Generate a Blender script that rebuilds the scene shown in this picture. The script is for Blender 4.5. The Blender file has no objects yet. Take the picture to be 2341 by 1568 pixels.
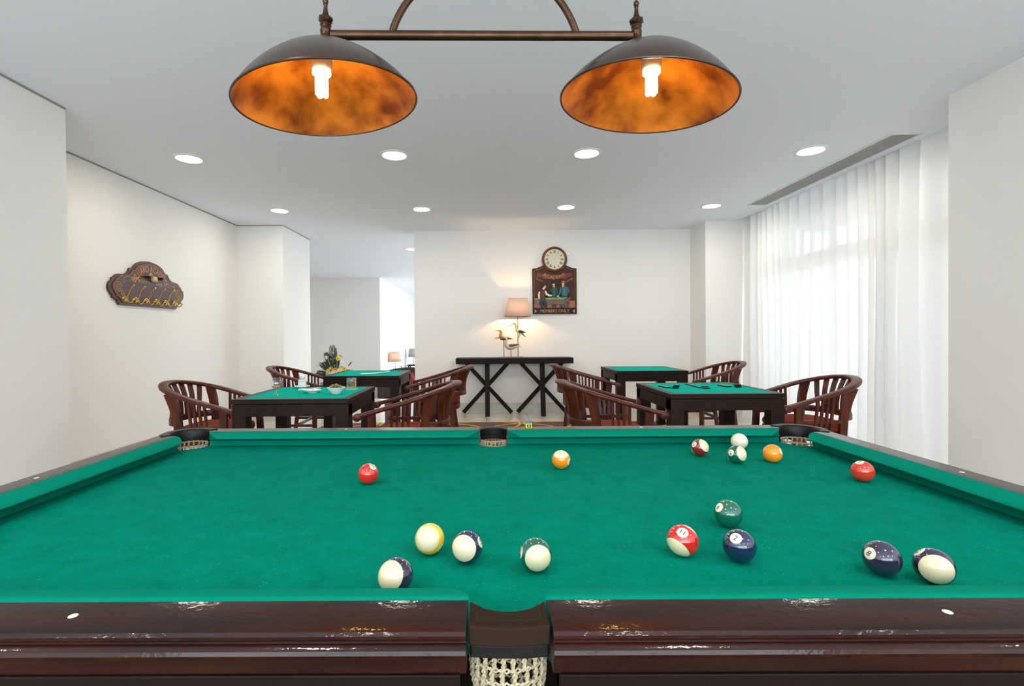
import bpy, math, random
from mathutils import Vector, Matrix, Euler
random.seed(7)
S = bpy.context.scene
COL = S.collection
PI = math.pi
sin, cos, sqrt = math.sin, math.cos, math.sqrt

# ------------------------------------------------------------------ camera
cam_d = bpy.data.cameras.new('camera'); cam = bpy.data.objects.new('camera', cam_d); COL.objects.link(cam)
FPX, CX, CY, PITCH, YAW, ROLL = 1144.18, 1103.88, 773.0, -.0093, -.0055, -.0077
cam_d.sensor_fit = 'HORIZONTAL'; cam_d.sensor_width = 36.0
cam_d.lens = 36.0 * FPX / 2341.0
cam_d.shift_x = (1170.5 - CX) / 2341.0
cam_d.shift_y = (CY - 784.0) / 2341.0
cam_d.clip_start = .02; cam_d.clip_end = 200
fw = Vector((sin(YAW)*cos(PITCH), cos(YAW)*cos(PITCH), sin(PITCH)))
rt = Vector((cos(YAW), -sin(YAW), 0)); up = rt.cross(fw)
r2 = rt*cos(ROLL) + up*sin(ROLL); u2 = up*cos(ROLL) - rt*sin(ROLL)
cam.matrix_world = Matrix(((r2.x, u2.x, -fw.x, 0), (r2.y, u2.y, -fw.y, 0), (r2.z, u2.z, -fw.z, 1.2), (0, 0, 0, 1)))
S.camera = cam

# ------------------------------------------------------------------ world, exposure
S.view_settings.view_transform = 'Standard'; S.view_settings.look = 'None'
S.view_settings.gamma = 1.0; S.view_settings.use_curve_mapping = False
S.view_settings.exposure = 0.31
SKY = 7.2
W = bpy.data.worlds.new('sky'); S.world = W; W.use_nodes = True
bg = W.node_tree.nodes['Background']; bg.inputs['Color'].default_value = (.80, .88, 1, 1); bg.inputs['Strength'].default_value = SKY
S.cycles.max_bounces = 9; S.cycles.diffuse_bounces = 5; S.cycles.glossy_bounces = 4
S.cycles.transmission_bounces = 8; S.cycles.transparent_max_bounces = 10
S.cycles.caustics_reflective = False; S.cycles.caustics_refractive = False
S.cycles.sample_clamp_indirect = 6.0
S.cycles.use_adaptive_sampling = True; S.cycles.adaptive_threshold = .02
S.cycles.use_denoising = True

def portal(loc, rot, sx, sy):
    l = bpy.data.lights.new('window_portal', 'AREA'); l.shape = 'RECTANGLE'; l.size = sx; l.size_y = sy
    l.cycles.is_portal = True
    o = bpy.data.objects.new('window_portal', l); COL.objects.link(o); o.location = loc; o.rotation_euler = rot
portal((4.02, 5.1, 1.3), (0, PI/2, 0), 2.6, 3.6)       # daylight through the curtained window
portal((0, -3.52, 1.32), (PI/2, 0, 0), 5.6, 2.6)      # unseen wide window added behind the viewer to brighten the ceiling
portal((3.05, 15.0, 1.0), (0, PI/2, 0), 2.8, 10)       # lounge windows

# ------------------------------------------------------------------ materials
MATS = {}
def nn(nt, t, **kw):
    n = nt.nodes.new(t)
    for k, v in kw.items():
        if k in n.inputs.keys(): n.inputs[k].default_value = v
        else: setattr(n, k, v)
    return n
def pbr(name, col, rough=.5, metal=0., coat=0., spec=.5, sheen=0., noise=None, bump=None, emit=None, trans=0., sub=0., coatr=.08, ior=1.45):
    m = bpy.data.materials.new(name); m.use_nodes = True; nt = m.node_tree
    p = nt.nodes['Principled BSDF']
    c4 = tuple(col) + (1,)
    p.inputs['Base Color'].default_value = c4; p.inputs['Roughness'].default_value = rough
    p.inputs['Metallic'].default_value = metal; p.inputs['Coat Weight'].default_value = coat
    p.inputs['Coat Roughness'].default_value = coatr; p.inputs['IOR'].default_value = ior
    p.inputs['Specular IOR Level'].default_value = spec; p.inputs['Sheen Weight'].default_value = sheen
    p.inputs['Transmission Weight'].default_value = trans
    if sub: p.inputs['Subsurface Weight'].default_value = sub; p.inputs['Subsurface Radius'].default_value = (.01, .006, .003)
    tc = nn(nt, 'ShaderNodeTexCoord')
    if noise:   # (scale xyz tuple or float, second colour, contrast lo, hi)
        sc, c2, lo, hi = noise
        mp = nn(nt, 'ShaderNodeMapping'); mp.inputs['Scale'].default_value = sc if isinstance(sc, tuple) else (sc,)*3
        nz = nn(nt, 'ShaderNodeTexNoise'); nz.inputs['Scale'].default_value = 1; nz.inputs['Detail'].default_value = 5
        cr = nn(nt, 'ShaderNodeValToRGB'); cr.color_ramp.elements[0].position = lo; cr.color_ramp.elements[1].position = hi
        cr.color_ramp.elements[0].color = c4; cr.color_ramp.elements[1].color = tuple(c2) + (1,)
        nt.links.new(tc.outputs['Object'], mp.inputs[0]); nt.links.new(mp.outputs[0], nz.inputs['Vector'])
        nt.links.new(nz.outputs['Fac'], cr.inputs[0]); nt.links.new(cr.outputs[0], p.inputs['Base Color'])
    if bump:    # (scale, strength, distance)
        mp = nn(nt, 'ShaderNodeMapping'); mp.inputs['Scale'].default_value = bump[0] if isinstance(bump[0], tuple) else (bump[0],)*3
        nz = nn(nt, 'ShaderNodeTexNoise'); nz.inputs['Scale'].default_value = 1; nz.inputs['Detail'].default_value = 4
        bm = nn(nt, 'ShaderNodeBump'); bm.inputs['Strength'].default_value = bump[1]; bm.inputs['Distance'].default_value = bump[2]
        nt.links.new(tc.outputs['Object'], mp.inputs[0]); nt.links.new(mp.outputs[0], nz.inputs['Vector'])
        nt.links.new(nz.outputs['Fac'], bm.inputs['Height']); nt.links.new(bm.outputs[0], p.inputs['Normal'])
        if coat: nt.links.new(bm.outputs[0], p.inputs['Coat Normal'])
    if emit: p.inputs['Emission Color'].default_value = tuple(emit[0]) + (1,); p.inputs['Emission Strength'].default_value = emit[1]
    MATS[name] = m
    return m
def emitm(name, col, s):
    m = bpy.data.materials.new(name); m.use_nodes = True; nt = m.node_tree; nt.nodes.clear()
    e = nn(nt, 'ShaderNodeEmission'); e.inputs[0].default_value = tuple(col) + (1,); e.inputs[1].default_value = s
    o = nn(nt, 'ShaderNodeOutputMaterial'); nt.links.new(e.outputs[0], o.inputs[0]); MATS[name] = m
    return m
def mixm(name, parts):
    """weighted mix of simple shaders: [(weight, node type, colour, roughness)]"""
    m = bpy.data.materials.new(name); m.use_nodes = True; nt = m.node_tree; nt.nodes.clear()
    acc, wsum = None, 0
    for w, t, c, r in parts:
        s = nn(nt, t); s.inputs[0].default_value = tuple(c) + (1,)
        if r is not None and 'Roughness' in s.inputs.keys(): s.inputs['Roughness'].default_value = r
        if acc is None: acc, wsum = s, w
        else:
            wsum += w; mx = nn(nt, 'ShaderNodeMixShader'); mx.inputs[0].default_value = w / wsum
            nt.links.new(acc.outputs[0], mx.inputs[1]); nt.links.new(s.outputs[0], mx.inputs[2]); acc = mx
    o = nn(nt, 'ShaderNodeOutputMaterial'); nt.links.new(acc.outputs[0], o.inputs[0]); MATS[name] = m
    return m

pbr('wall_paint', (.84, .82, .79), .75, noise=(1.3, (.83, .81, .78), .3, .7), bump=(60, .05, .002))
pbr('ceiling_paint', (.85, .885, .97), .8)
pbr('painted_gap_shade', (.30, .28, .26), .8)
pbr('skirting_stone', (.56, .53, .48), .3, noise=(9, (.62, .59, .54), .35, .65))
pbr('pool_wood', (.024, .004, .002), .4, spec=.1, coat=.5, coatr=.09, noise=((3, 26, 40), (.009, .002, .0015), .35, .65), bump=((70, 110, 90), .35, .0016))
pbr('pool_wood_side', (.040, .009, .006), .28, coat=1., coatr=.05, noise=((26, 3, 40), (.018, .005, .004), .35, .65), bump=((110, 70, 90), .35, .0016))
pbr('cabinet_wood', (.008, .003, .002), .5, spec=.15, noise=((3, 26, 26), (.004, .0015, .001), .35, .65))
pbr('pool_leather', (.022, .012, .007), .7, spec=.08, bump=(350, .25, .001))
pbr('black_leather', (.003, .003, .004), .4, spec=.3, bump=(300, .15, .001))
pbr('stitch', (.008, .005, .004), .7)
pbr('net_cord', (.50, .44, .30), .85, noise=(260, (.30, .24, .14), .35, .65))
pbr('sight_ivory', (.85, .78, .62), .3)
pbr('table_wood', (.022, .0075, .0035), .40, spec=.16, coat=.05, coatr=.2, noise=((3, 30, 30), (.008, .0035, .0025), .3, .7), bump=((20, 60, 60), .12, .002))
pbr('chair_wood', (.120, .024, .007), .38, spec=.3, coat=.18, coatr=.12, noise=((18, 18, 5), (.035, .007, .003), .3, .7))
pbr('console_wood', (.008, .003, .002), .5, spec=.2)
pbr('red_cushion', (.24, .028, .010), .85, sheen=.05, spec=.1, noise=(30, (.18, .020, .008), .35, .65), bump=(220, .3, .001))
pbr('cushion_under', (.06, .055, .045), .9)
pbr('bronze', (.085, .045, .025), .33, metal=.85, noise=(30, (.05, .026, .015), .3, .7))
pbr('brown_enamel', (.040, .020, .011), .32, metal=.5, coat=.25, coatr=.2)
pbr('copper_inside', (.62, .22, .03), .38, metal=.6, noise=(9, (.15, .035, .008), .36, .64))
pbr('porcelain', (.82, .83, .82), .15, coat=.5)
pbr('lamp_holder', (.75, .68, .55), .4)
emitm('cfl', (1, .60, .17), 95)
emitm('downlight_glow', (1, .91, .78), 88)
pbr('trim_white', (.80, .79, .77), .35)
pbr('reflector', (.9, .9, .88), .2, metal=.8)
pbr('grille_metal', (.55, .55, .56), .4)
pbr('grille_dark', (.05, .05, .055), .8)
pbr('window_frame', (.55, .56, .57), .4)
pbr('terrace', (.62, .60, .56), .8)
pbr('brass', (.80, .52, .16), .22, metal=1.)
pbr('shade_cloth', (.90, .62, .42), .8)
pbr('cream_dial', (.66, .63, .47), .5)
pbr('numeral_black', (.01, .01, .01), .6)
pbr('frame_mahogany', (.16, .04, .014), .22, coat=.8, noise=((20, 20, 20), (.09, .02, .008), .3, .7))
pbr('gold_rim', (.55, .33, .08), .35, metal=.6)
pbr('sign_brown', (.040, .014, .008), .5, spec=.25, noise=(7, (.080, .028, .013), .3, .7))
pbr('sign_edge', (.022, .007, .005), .45, spec=.25)
pbr('sign_floor', (.30, .13, .05), .5)
pbr('gold_paint', (.50, .26, .06), .5, spec=.3)
pbr('maroon_paint', (.16, .02, .025), .5)
pbr('orange_paint', (.72, .26, .08), .55)
pbr('ochre_paint', (.48, .30, .11), .55)
pbr('plaque_wood', (.105, .060, .055), .5, noise=((30, 3, 40), (.060, .034, .034), .3, .7), bump=((50, 4, 60), .3, .002))
pbr('plaque_edge', (.09, .035, .022), .45)
pbr('skin_paint', (.75, .45, .28), .45)
pbr('hair_paint', (.03, .015, .01), .5)
pbr('white_paint', (.85, .80, .66), .45)
pbr('vest_red', (.12, .025, .02), .4)
pbr('navy_paint', (.03, .05, .09), .4)
pbr('green_paint', (.02, .075, .05), .4)
pbr('teal_paint', (.04, .13, .17), .4)
pbr('orange_vest', (.55, .20, .05), .45)
pbr('felt_paint', (.15, .35, .06), .5)
pbr('red_wood_paint', (.17, .025, .02), .3)
pbr('marker_dark', (.01, .025, .025), .3)
pbr('ivory_ball', (.72, .55, .32), .3)
pbr('bird_orange', (.62, .25, .06), .5, noise=(40, (.30, .10, .03), .4, .7))
pbr('bird_brown', (.10, .05, .03), .5)
pbr('bird_cream', (.80, .66, .38), .5, noise=(25, (.75, .48, .08), .35, .6))
pbr('bird_grey', (.52, .52, .48), .55, noise=(30, (.40, .40, .37), .4, .7))
pbr('bird_wing', (.18, .05, .03), .5, noise=(80, (.09, .03, .02), .35, .6))
pbr('bird_slate', (.06, .055, .06), .45)
pbr('rod_metal', (.20, .13, .09), .4, metal=.6)
pbr('black_tile', (.012, .012, .014), .25)
pbr('paper', (.86, .85, .82), .8)
pbr('olive_green', (.17, .15, .035), .25, coat=.4, noise=(60, (.26, .21, .06), .4, .7))
pbr('toothpick', (.75, .60, .40), .7)
pbr('ice', (.95, .97, 1.), .05, trans=.9, ior=1.31)
pbr('cognac', (.75, .22, .03), .0, trans=1., ior=1.35)
pbr('whisky', (.80, .48, .12), .0, trans=1., ior=1.35)
mixm('thin_glass', [(.86, 'ShaderNodeBsdfTransparent', (.97, .98, .98), None), (.14, 'ShaderNodeBsdfGlossy', (1, 1, 1), .02)])
mixm('window_glass', [(.94, 'ShaderNodeBsdfTransparent', (.97, .99, .98), None), (.06, 'ShaderNodeBsdfGlossy', (1, 1, 1), .01)])
mixm('sheer', [(.088, 'ShaderNodeBsdfTranslucent', (.93, .93, .93), None), (.876, 'ShaderNodeBsdfDiffuse', (.88, .88, .87), None), (.036, 'ShaderNodeBsdfTransparent', (1, 1, 1), None)])
mixm('sheer_hem', [(.09, 'ShaderNodeBsdfTranslucent', (.88, .88, .88), None), (.55, 'ShaderNodeBsdfDiffuse', (.88, .88, .87), None), (.03, 'ShaderNodeBsdfTransparent', (1, 1, 1), None)])
mixm('lit_shade', [(.30, 'ShaderNodeBsdfTranslucent', (.95, .72, .52), None), (.7, 'ShaderNodeBsdfDiffuse', (.90, .70, .56), None)])
mixm('grey_shade', [(.4, 'ShaderNodeBsdfTranslucent', (.7, .62, .58), None), (.6, 'ShaderNodeBsdfDiffuse', (.62, .55, .52), None)])
emitm('warm_bulb', (1, .64, .32), 420)
pbr('leaf_dark', (.012, .035, .012), .45)
pbr('leaf_mid', (.10, .22, .03), .5)
pbr('bud_green', (.42, .55, .12), .5)
pbr('petal_yellow', (.95, .62, .01), .6)
pbr('petal_orange', (.80, .25, .015), .6)
pbr('petal_white', (.88, .88, .86), .6)
pbr('petal_cream', (.75, .68, .50), .6)
pbr('flower_eye', (.30, .10, .01), .7)
pbr('pot_grey', (.25, .24, .23), .6)
pbr('sofa_brown', (.055, .035, .03), .8)
pbr('pillow_red', (.28, .03, .02), .8)
pbr('pillow_white', (.75, .73, .74), .8)
pbr('chrome', (.35, .35, .37), .25, metal=.9)
pbr('gourd', (.65, .33, .14), .5)
pbr('chalk_blue', (.05, .25, .55), .9)
pbr('chalk_yellow', (.75, .72, .03), .7)
pbr('chalk_black', (.01, .012, .012), .6)

def felt(name, c, c2, fleck=(.10, .42, .33), fl=.55):
    m = bpy.data.materials.new(name); m.use_nodes = True; nt = m.node_tree; p = nt.nodes['Principled BSDF']
    p.inputs['Roughness'].default_value = .95; p.inputs['Specular IOR Level'].default_value = .02
    p.inputs['Sheen Weight'].default_value = .0; p.inputs['Sheen Roughness'].default_value = .5; p.inputs['Sheen Tint'].default_value = (.3, .95, .85, 1)
    tc = nn(nt, 'ShaderNodeTexCoord')
    n1 = nn(nt, 'ShaderNodeTexNoise', Scale=14.); n1.inputs['Detail'].default_value = 9; n1.inputs['Roughness'].default_value = .75
    r1 = nn(nt, 'ShaderNodeValToRGB'); r1.color_ramp.elements[0].position = .3; r1.color_ramp.elements[1].position = .7
    r1.color_ramp.elements[0].color = c + (1,); r1.color_ramp.elements[1].color = c2 + (1,)
    mp = nn(nt, 'ShaderNodeMapping'); mp.inputs['Scale'].default_value = (1, 1.7, 1); mp.inputs['Rotation'].default_value = (0, 0, .5)
    n2 = nn(nt, 'ShaderNodeTexVoronoi', Scale=95.)
    r2_ = nn(nt, 'ShaderNodeValToRGB'); r2_.color_ramp.elements[0].position = .06; r2_.color_ramp.elements[1].position = .22
    r2_.color_ramp.elements[0].color = (1, 1, 1, 1); r2_.color_ramp.elements[1].color = (0, 0, 0, 1)
    n3 = nn(nt, 'ShaderNodeTexNoise', Scale=26.); n3.inputs['Detail'].default_value = 3
    r3 = nn(nt, 'ShaderNodeValToRGB'); r3.color_ramp.elements[0].position = .40; r3.color_ramp.elements[1].position = .70
    mu = nn(nt, 'ShaderNodeMath', operation='MULTIPLY'); m2 = nn(nt, 'ShaderNodeMath', operation='MULTIPLY'); m2.inputs[1].default_value = fl
    mx = nn(nt, 'ShaderNodeMixRGB'); mx.inputs[2].default_value = fleck + (1,)
    L = nt.links.new
    L(tc.outputs['Object'], n1.inputs['Vector']); L(n1.outputs['Fac'], r1.inputs[0])
    L(tc.outputs['Object'], mp.inputs[0]); L(mp.outputs[0], n2.inputs['Vector']); L(n2.outputs['Distance'], r2_.inputs[0])
    L(tc.outputs['Object'], n3.inputs['Vector']); L(n3.outputs['Fac'], r3.inputs[0])
    L(r2_.outputs[0], mu.inputs[0]); L(r3.outputs[0], mu.inputs[1]); L(mu.outputs[0], m2.inputs[0]); L(m2.outputs[0], mx.inputs[0])
    L(r1.outputs[0], mx.inputs[1]); L(mx.outputs[0], p.inputs['Base Color'])
    n4 = nn(nt, 'ShaderNodeTexNoise', Scale=900.); bmp = nn(nt, 'ShaderNodeBump', Strength=.2, Distance=.0006)
    L(tc.outputs['Object'], n4.inputs['Vector']); L(n4.outputs['Fac'], bmp.inputs['Height']); L(bmp.outputs[0], p.inputs['Normal'])
    MATS[name] = m
felt('pool_felt', (.0, .150, .094), (.0, .215, .150))
felt('cushion_felt', (.001, .19, .125), (.001, .21, .14), fl=.15)
felt('card_felt', (.003, .40, .30), (.003, .43, .33), fl=.0)

def floor_mat():
    m = bpy.data.materials.new('marble_tiles'); m.use_nodes = True; nt = m.node_tree; p = nt.nodes['Principled BSDF']
    p.inputs['Roughness'].default_value = .14; tc = nn(nt, 'ShaderNodeTexCoord')
    b = nn(nt, 'ShaderNodeTexBrick', Scale=1.); b.offset = 0; b.inputs['Mortar Size'].default_value = .003
    b.inputs['Brick Width'].default_value = .6; b.inputs['Row Height'].default_value = .6
    b.inputs['Color1'].default_value = (.74, .68, .58, 1); b.inputs['Color2'].default_value = (.70, .64, .54, 1); b.inputs['Mortar'].default_value = (.35, .31, .25, 1)
    n = nn(nt, 'ShaderNodeTexNoise', Scale=3.); n.inputs['Detail'].default_value = 8
    mx = nn(nt, 'ShaderNodeMixRGB', blend_type='MULTIPLY'); mx.inputs[0].default_value = .35
    L = nt.links.new; L(tc.outputs['Object'], b.inputs['Vector']); L(tc.outputs['Object'], n.inputs['Vector'])
    L(b.outputs['Color'], mx.inputs[1]); L(n.outputs['Fac'], mx.inputs[2]); L(mx.outputs[0], p.inputs['Base Color']); MATS['marble_tiles'] = m
floor_mat()
def carpet_mat():
    m = bpy.data.materials.new('carpet_pattern'); m.use_nodes = True; nt = m.node_tree; p = nt.nodes['Principled BSDF']
    p.inputs['Roughness'].default_value = .95; L = nt.links.new
    tc = nn(nt, 'ShaderNodeTexCoord'); facs = []
    for off in ((0, 0, 0), (.5, .5, 0)):
        mp = nn(nt, 'ShaderNodeMapping'); mp.inputs['Scale'].default_value = (1/.95, 1/.95, 0); mp.inputs['Location'].default_value = off
        fr = nn(nt, 'ShaderNodeVectorMath', operation='FRACTION'); sb = nn(nt, 'ShaderNodeVectorMath', operation='SUBTRACT'); sb.inputs[1].default_value = (.5, .5, 0)
        ln = nn(nt, 'ShaderNodeVectorMath', operation='LENGTH'); s = nn(nt, 'ShaderNodeMath', operation='SUBTRACT'); s.inputs[1].default_value = .47
        ab = nn(nt, 'ShaderNodeMath', operation='ABSOLUTE'); lt = nn(nt, 'ShaderNodeMath', operation='LESS_THAN'); lt.inputs[1].default_value = .016
        L(tc.outputs['Object'], mp.inputs[0]); L(mp.outputs[0], fr.inputs[0]); L(fr.outputs[0], sb.inputs[0]); L(sb.outputs[0], ln.inputs[0])
        L(ln.outputs['Value'], s.inputs[0]); L(s.outputs[0], ab.inputs[0]); L(ab.outputs[0], lt.inputs[0]); facs.append(lt)
    mxm = nn(nt, 'ShaderNodeMath', operation='MAXIMUM'); L(facs[0].outputs[0], mxm.inputs[0]); L(facs[1].outputs[0], mxm.inputs[1])
    mx = nn(nt, 'ShaderNodeMixRGB'); mx.inputs[1].default_value = (.11, .055, .042, 1); mx.inputs[2].default_value = (.62, .38, .03, 1)
    L(mxm.outputs[0], mx.inputs[0]); L(mx.outputs[0], p.inputs['Base Color']); MATS['carpet_pattern'] = m
carpet_mat()

# ------------------------------------------------------------------ mesh builder
class MB:
    def __init__(s): s.v = []; s.f = []; s.mi = []; s.sm = []; s.mats = []; s.cur = 0; s.smooth = True
    def mat(s, name):
        if name not in s.mats: s.mats.append(name)
        s.cur = s.mats.index(name); return s
    def face(s, idx): s.f.append(tuple(idx)); s.mi.append(s.cur)
    def add(s, vs, fs):
        b = len(s.v); s.v += [tuple(v) for v in vs]
        for f in fs: s.face([b+i for i in f])
    def box(s, x0, x1, y0, y1, z0, z1):
        s.add([(x0,y0,z0),(x1,y0,z0),(x1,y1,z0),(x0,y1,z0),(x0,y0,z1),(x1,y0,z1),(x1,y1,z1),(x0,y1,z1)],
              [(0,3,2,1),(4,5,6,7),(0,1,5,4),(1,2,6,5),(2,3,7,6),(3,0,4,7)]); return s
    def rings(s, rings, cap=True, closed=False):
        n = len(rings[0]); b = len(s.v)
        for r in rings: s.v += [tuple(p) for p in r]
        m = len(rings)
        for i in range(m if closed else m-1):
            a, c = b+i*n, b+((i+1) % m)*n
            for j in range(n): s.face((a+j, a+(j+1) % n, c+(j+1) % n, c+j))
        if cap and not closed:
            s.face(list(range(b+n-1, b-1, -1))); s.face(list(range(b+(m-1)*n, b+m*n)))
        return s
    def lathe(s, prof, c=(0,0,0), n=32, cap=True, M=None):
        rs = []
        for r, z in prof:
            ring = [Vector((r*cos(2*PI*k/n), r*sin(2*PI*k/n), z)) for k in range(n)]
            rs.append([ (M @ p if M else p) + Vector(c) for p in ring])
        return s.rings(rs, cap)
    def tube(s, pts, rad, n=8, cap=True, closed=False, flat=None):
        """flat=(a, b): elliptic section, a along the binormal and b along the normal"""
        P = [Vector(p) for p in pts]; m = len(P); rs = []; u = None
        for i in range(m):
            if closed: t = P[(i+1) % m] - P[i-1]
            else: t = P[min(i+1, m-1)] - P[max(i-1, 0)]
            t.normalize()
            if u is None:
                ref = Vector((0, 0, 1)) if abs(t.z) < .9 else Vector((0, 1, 0))
                u = t.cross(ref).normalized()
            else: u = (u - t*u.dot(t)).normalized()
            w = t.cross(u)
            r = rad[i] if isinstance(rad, (list, tuple)) else rad
            a, b_ = flat if flat else (1, 1)
            rs.append([P[i] + (u*cos(2*PI*k/n)*a + w*sin(2*PI*k/n)*b_)*r for k in range(n)])
        return s.rings(rs, cap, closed)
    def prism(s, poly, z0, z1, M=None):
        n = len(poly); b = len(s.v)
        for z in (z0, z1):
            for x, y in poly:
                p = Vector((x, y, z)); s.v.append(tuple(M @ p if M else p))
        for j in range(n): s.face((b+j, b+(j+1) % n, b+n+(j+1) % n, b+n+j))
        s.face(list(range(b+n-1, b-1, -1))); s.face(list(range(b+n, b+2*n))); return s
    def sphere(s, c, r, n=16, m=10, sc=(1,1,1), R=None):
        rs = []
        for i in range(1, m):
            a = PI*i/m
            ring = [Vector((sc[0]*r*sin(a)*cos(2*PI*k/n), sc[1]*r*sin(a)*sin(2*PI*k/n), -sc[2]*r*cos(a))) for k in range(n)]
            rs.append([(R @ p if R else p) + Vector(c) for p in ring])
        b = len(s.v); s.rings(rs, cap=False)
        lo, hi = Vector((0, 0, -sc[2]*r)), Vector((0, 0, sc[2]*r))
        s.v.append(tuple((R @ lo if R else lo) + Vector(c))); s.v.append(tuple((R @ hi if R else hi) + Vector(c)))
        L_, H = len(s.v)-2, len(s.v)-1; e = b+(m-2)*n
        for k in range(n): s.face((b+(k+1) % n, b+k, L_)); s.face((e+k, e+(k+1) % n, H))
        return s
    def mesh(s, name, angle=38):
        me = bpy.data.meshes.new(name); me.from_pydata([tuple(v) for v in s.v], [], s.f)
        for m in s.mats: me.materials.append(MATS[m])
        me.polygons.foreach_set('material_index', s.mi)
        me.polygons.foreach_set('use_smooth', [s.smooth]*len(s.f)); me.update()
        if s.smooth: me.set_sharp_from_angle(angle=math.radians(angle))
        return me
    def obj(s, name, parent=None, loc=None, rot=None, bevel=0, angle=38, recalc=False, sub=0, label=None):
        me = s.mesh(name, angle)
        if recalc:
            import bmesh
            b = bmesh.new(); b.from_mesh(me); bmesh.ops.recalc_face_normals(b, faces=b.faces); b.to_mesh(me); b.free()
        o = bpy.data.objects.new(name, me); COL.objects.link(o)
        if parent: o.parent = parent
        if loc: o.location = loc
        if rot: o.rotation_euler = rot
        if sub: mo = o.modifiers.new('sub', 'SUBSURF'); mo.levels = sub; mo.render_levels = sub
        if bevel:
            mo = o.modifiers.new('bevel', 'BEVEL'); mo.width = bevel; mo.segments = 2; mo.limit_method = 'ANGLE'; mo.angle_limit = math.radians(40)
        if label: o['label'] = label
        return o
def M1(mat): return MB().mat(mat)
def thing(name, label, cat, loc=(0,0,0), rz=0, group=None):
    o = bpy.data.objects.new(name, None); o.empty_display_size = .05; COL.objects.link(o)
    o.location = loc; o.rotation_euler = (0, 0, rz); tag(o, label, cat, group); return o
def tag(o, label, cat, group=None):
    o['label'] = label; o['category'] = cat
    if group: o['group'] = group
    return o
def struct(mb, name, bevel=0, parent=None):
    o = mb.obj(name, parent, bevel=bevel, recalc=True)
    if not parent: o['kind'] = 'structure'
    return o
def dup(o, loc=None, rz=None, label=None, group=None, parent=None):
    c = o.copy(); COL.objects.link(c)
    if parent: c.parent = parent
    if loc is not None: c.location = loc
    if rz is not None: c.rotation_euler = (0, 0, rz) if not isinstance(rz, tuple) else rz
    if label: c['label'] = label
    if group: c['group'] = group
    for ch in list(o.children): dup(ch, parent=c)
    return c
def sweep(mb, pts, sec, sc=None, cap=True, twist=None):
    """section (a across horizontally, b up-ish) swept along pts; sc = per-point (sa, sb)"""
    P = [Vector(p) for p in pts]; rs = []; m = len(P)
    for i in range(m):
        t = (P[min(i+1, m-1)] - P[max(i-1, 0)]).normalized()
        h = t.cross(Vector((0, 0, 1))).normalized(); w = h.cross(t).normalized()
        a, b = sc[i] if sc else (1, 1)
        rs.append([P[i] + h*x*a + w*y*b for x, y in sec])
    mb.rings(rs, cap)
def rrect(w, h, r=.3, n=3):
    out = []; r = min(w, h)*r
    for cx, cy, a0 in ((w/2-r, h/2-r, 0), (-w/2+r, h/2-r, 90), (-w/2+r, -h/2+r, 180), (w/2-r, -h/2+r, 270)):
        for k in range(n+1):
            a = math.radians(a0 + 90*k/n); out.append((cx + r*cos(a), cy + r*sin(a)))
    return out
_tc = {}
def text_geo(txt, size, bold=0.):
    key = (txt, size, bold)
    if key not in _tc:
        cu = bpy.data.curves.new('t', 'FONT'); cu.body = txt; cu.size = size; cu.align_x = 'CENTER'; cu.resolution_u = 3; cu.offset = bold
        o = bpy.data.objects.new('t', cu); COL.objects.link(o)
        dg = bpy.context.evaluated_depsgraph_get(); me = bpy.data.meshes.new_from_object(o.evaluated_get(dg))
        _tc[key] = ([tuple(v.co) for v in me.vertices], [tuple(p.vertices) for p in me.polygons])
        bpy.data.objects.remove(o); bpy.data.curves.remove(cu); bpy.data.meshes.remove(me)
    return _tc[key]
def put_text(mb, txt, size, fn, bold=0.):
    v, f = text_geo(txt, size, bold); mb.add([fn(Vector(p)) for p in v], f)

# ------------------------------------------------------------------ room shell
CZ = 2.748
fl = M1('marble_tiles'); fl.box(-7.2, 3.95, -3.7, 9.3, -.5, 0); struct(fl, 'floor')
fl = M1('marble_tiles'); fl.box(-7.2, 3.2, 9.3, 22.2, -.62, -.5); struct(fl, 'floor_lounge')
c = M1('ceiling_paint'); c.box(-7.2, 3.50, -3.7, 7.6, CZ, CZ+.12); c.box(-7.2, 3.2, 7.6, 22.2, CZ, CZ+.12)
c.box(3.50, 3.54, 3.3, 7.1, CZ, CZ+.12); c.box(3.54, 4.1, 3.3, 7.1, CZ+.12, CZ+.2); struct(c, 'ceiling')
def wall(name, *boxes):
    w = M1('wall_paint')
    for b in boxes: w.box(*b)
    return struct(w, name)
GAP = .012
wall('wall_left_pier', (-3.7, -2.837, -3.5, 3.392, 0, CZ-GAP))
wall('wall_left', (-3.7, -3.484, 3.392, 7.035, 0, CZ-GAP))
wall('wall_left_column', (-7.0, -2.842, 7.035, 8.11, 0, CZ-GAP))
wall('wall_back', (-1.069, 3.08, 7.54, 7.72, 0, CZ))
wall('wall_right_column', (3.08, 4.05, 7.018, 7.72, 0, CZ), (3.50, 4.05, 7.018, 7.72, CZ, CZ+.2))
wall('wall_right_pier', (3.069, 4.05, -3.5, 3.336, 0, CZ), (3.50, 4.05, -3.5, 3.336, CZ, CZ+.2))
wall('wall_rear', (-3.7, -2.8, -3.68, -3.5, 0, CZ), (2.8, 4.05, -3.68, -3.5, 0, CZ), (-2.8, 2.8, -3.68, -3.5, 2.62, CZ))
wall('wall_right', (3.85, 4.05, 3.336, 7.018, 2.56, CZ+.12), (3.85, 4.05, 4.36, 4.66, 0, 2.56), (3.85, 4.05, 6.70, 7.018, 0, 2.56))
wall('wall_lounge_block', (-7.0, -2.89, 13.7, 22, -.5, CZ))
wall('wall_lounge_end', (-2.89, 3.0, 22, 22.2, -.5, CZ))
wall('wall_lounge_left', (-7.2, -7.0, 7.0, 13.8, -.5, CZ))
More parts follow.
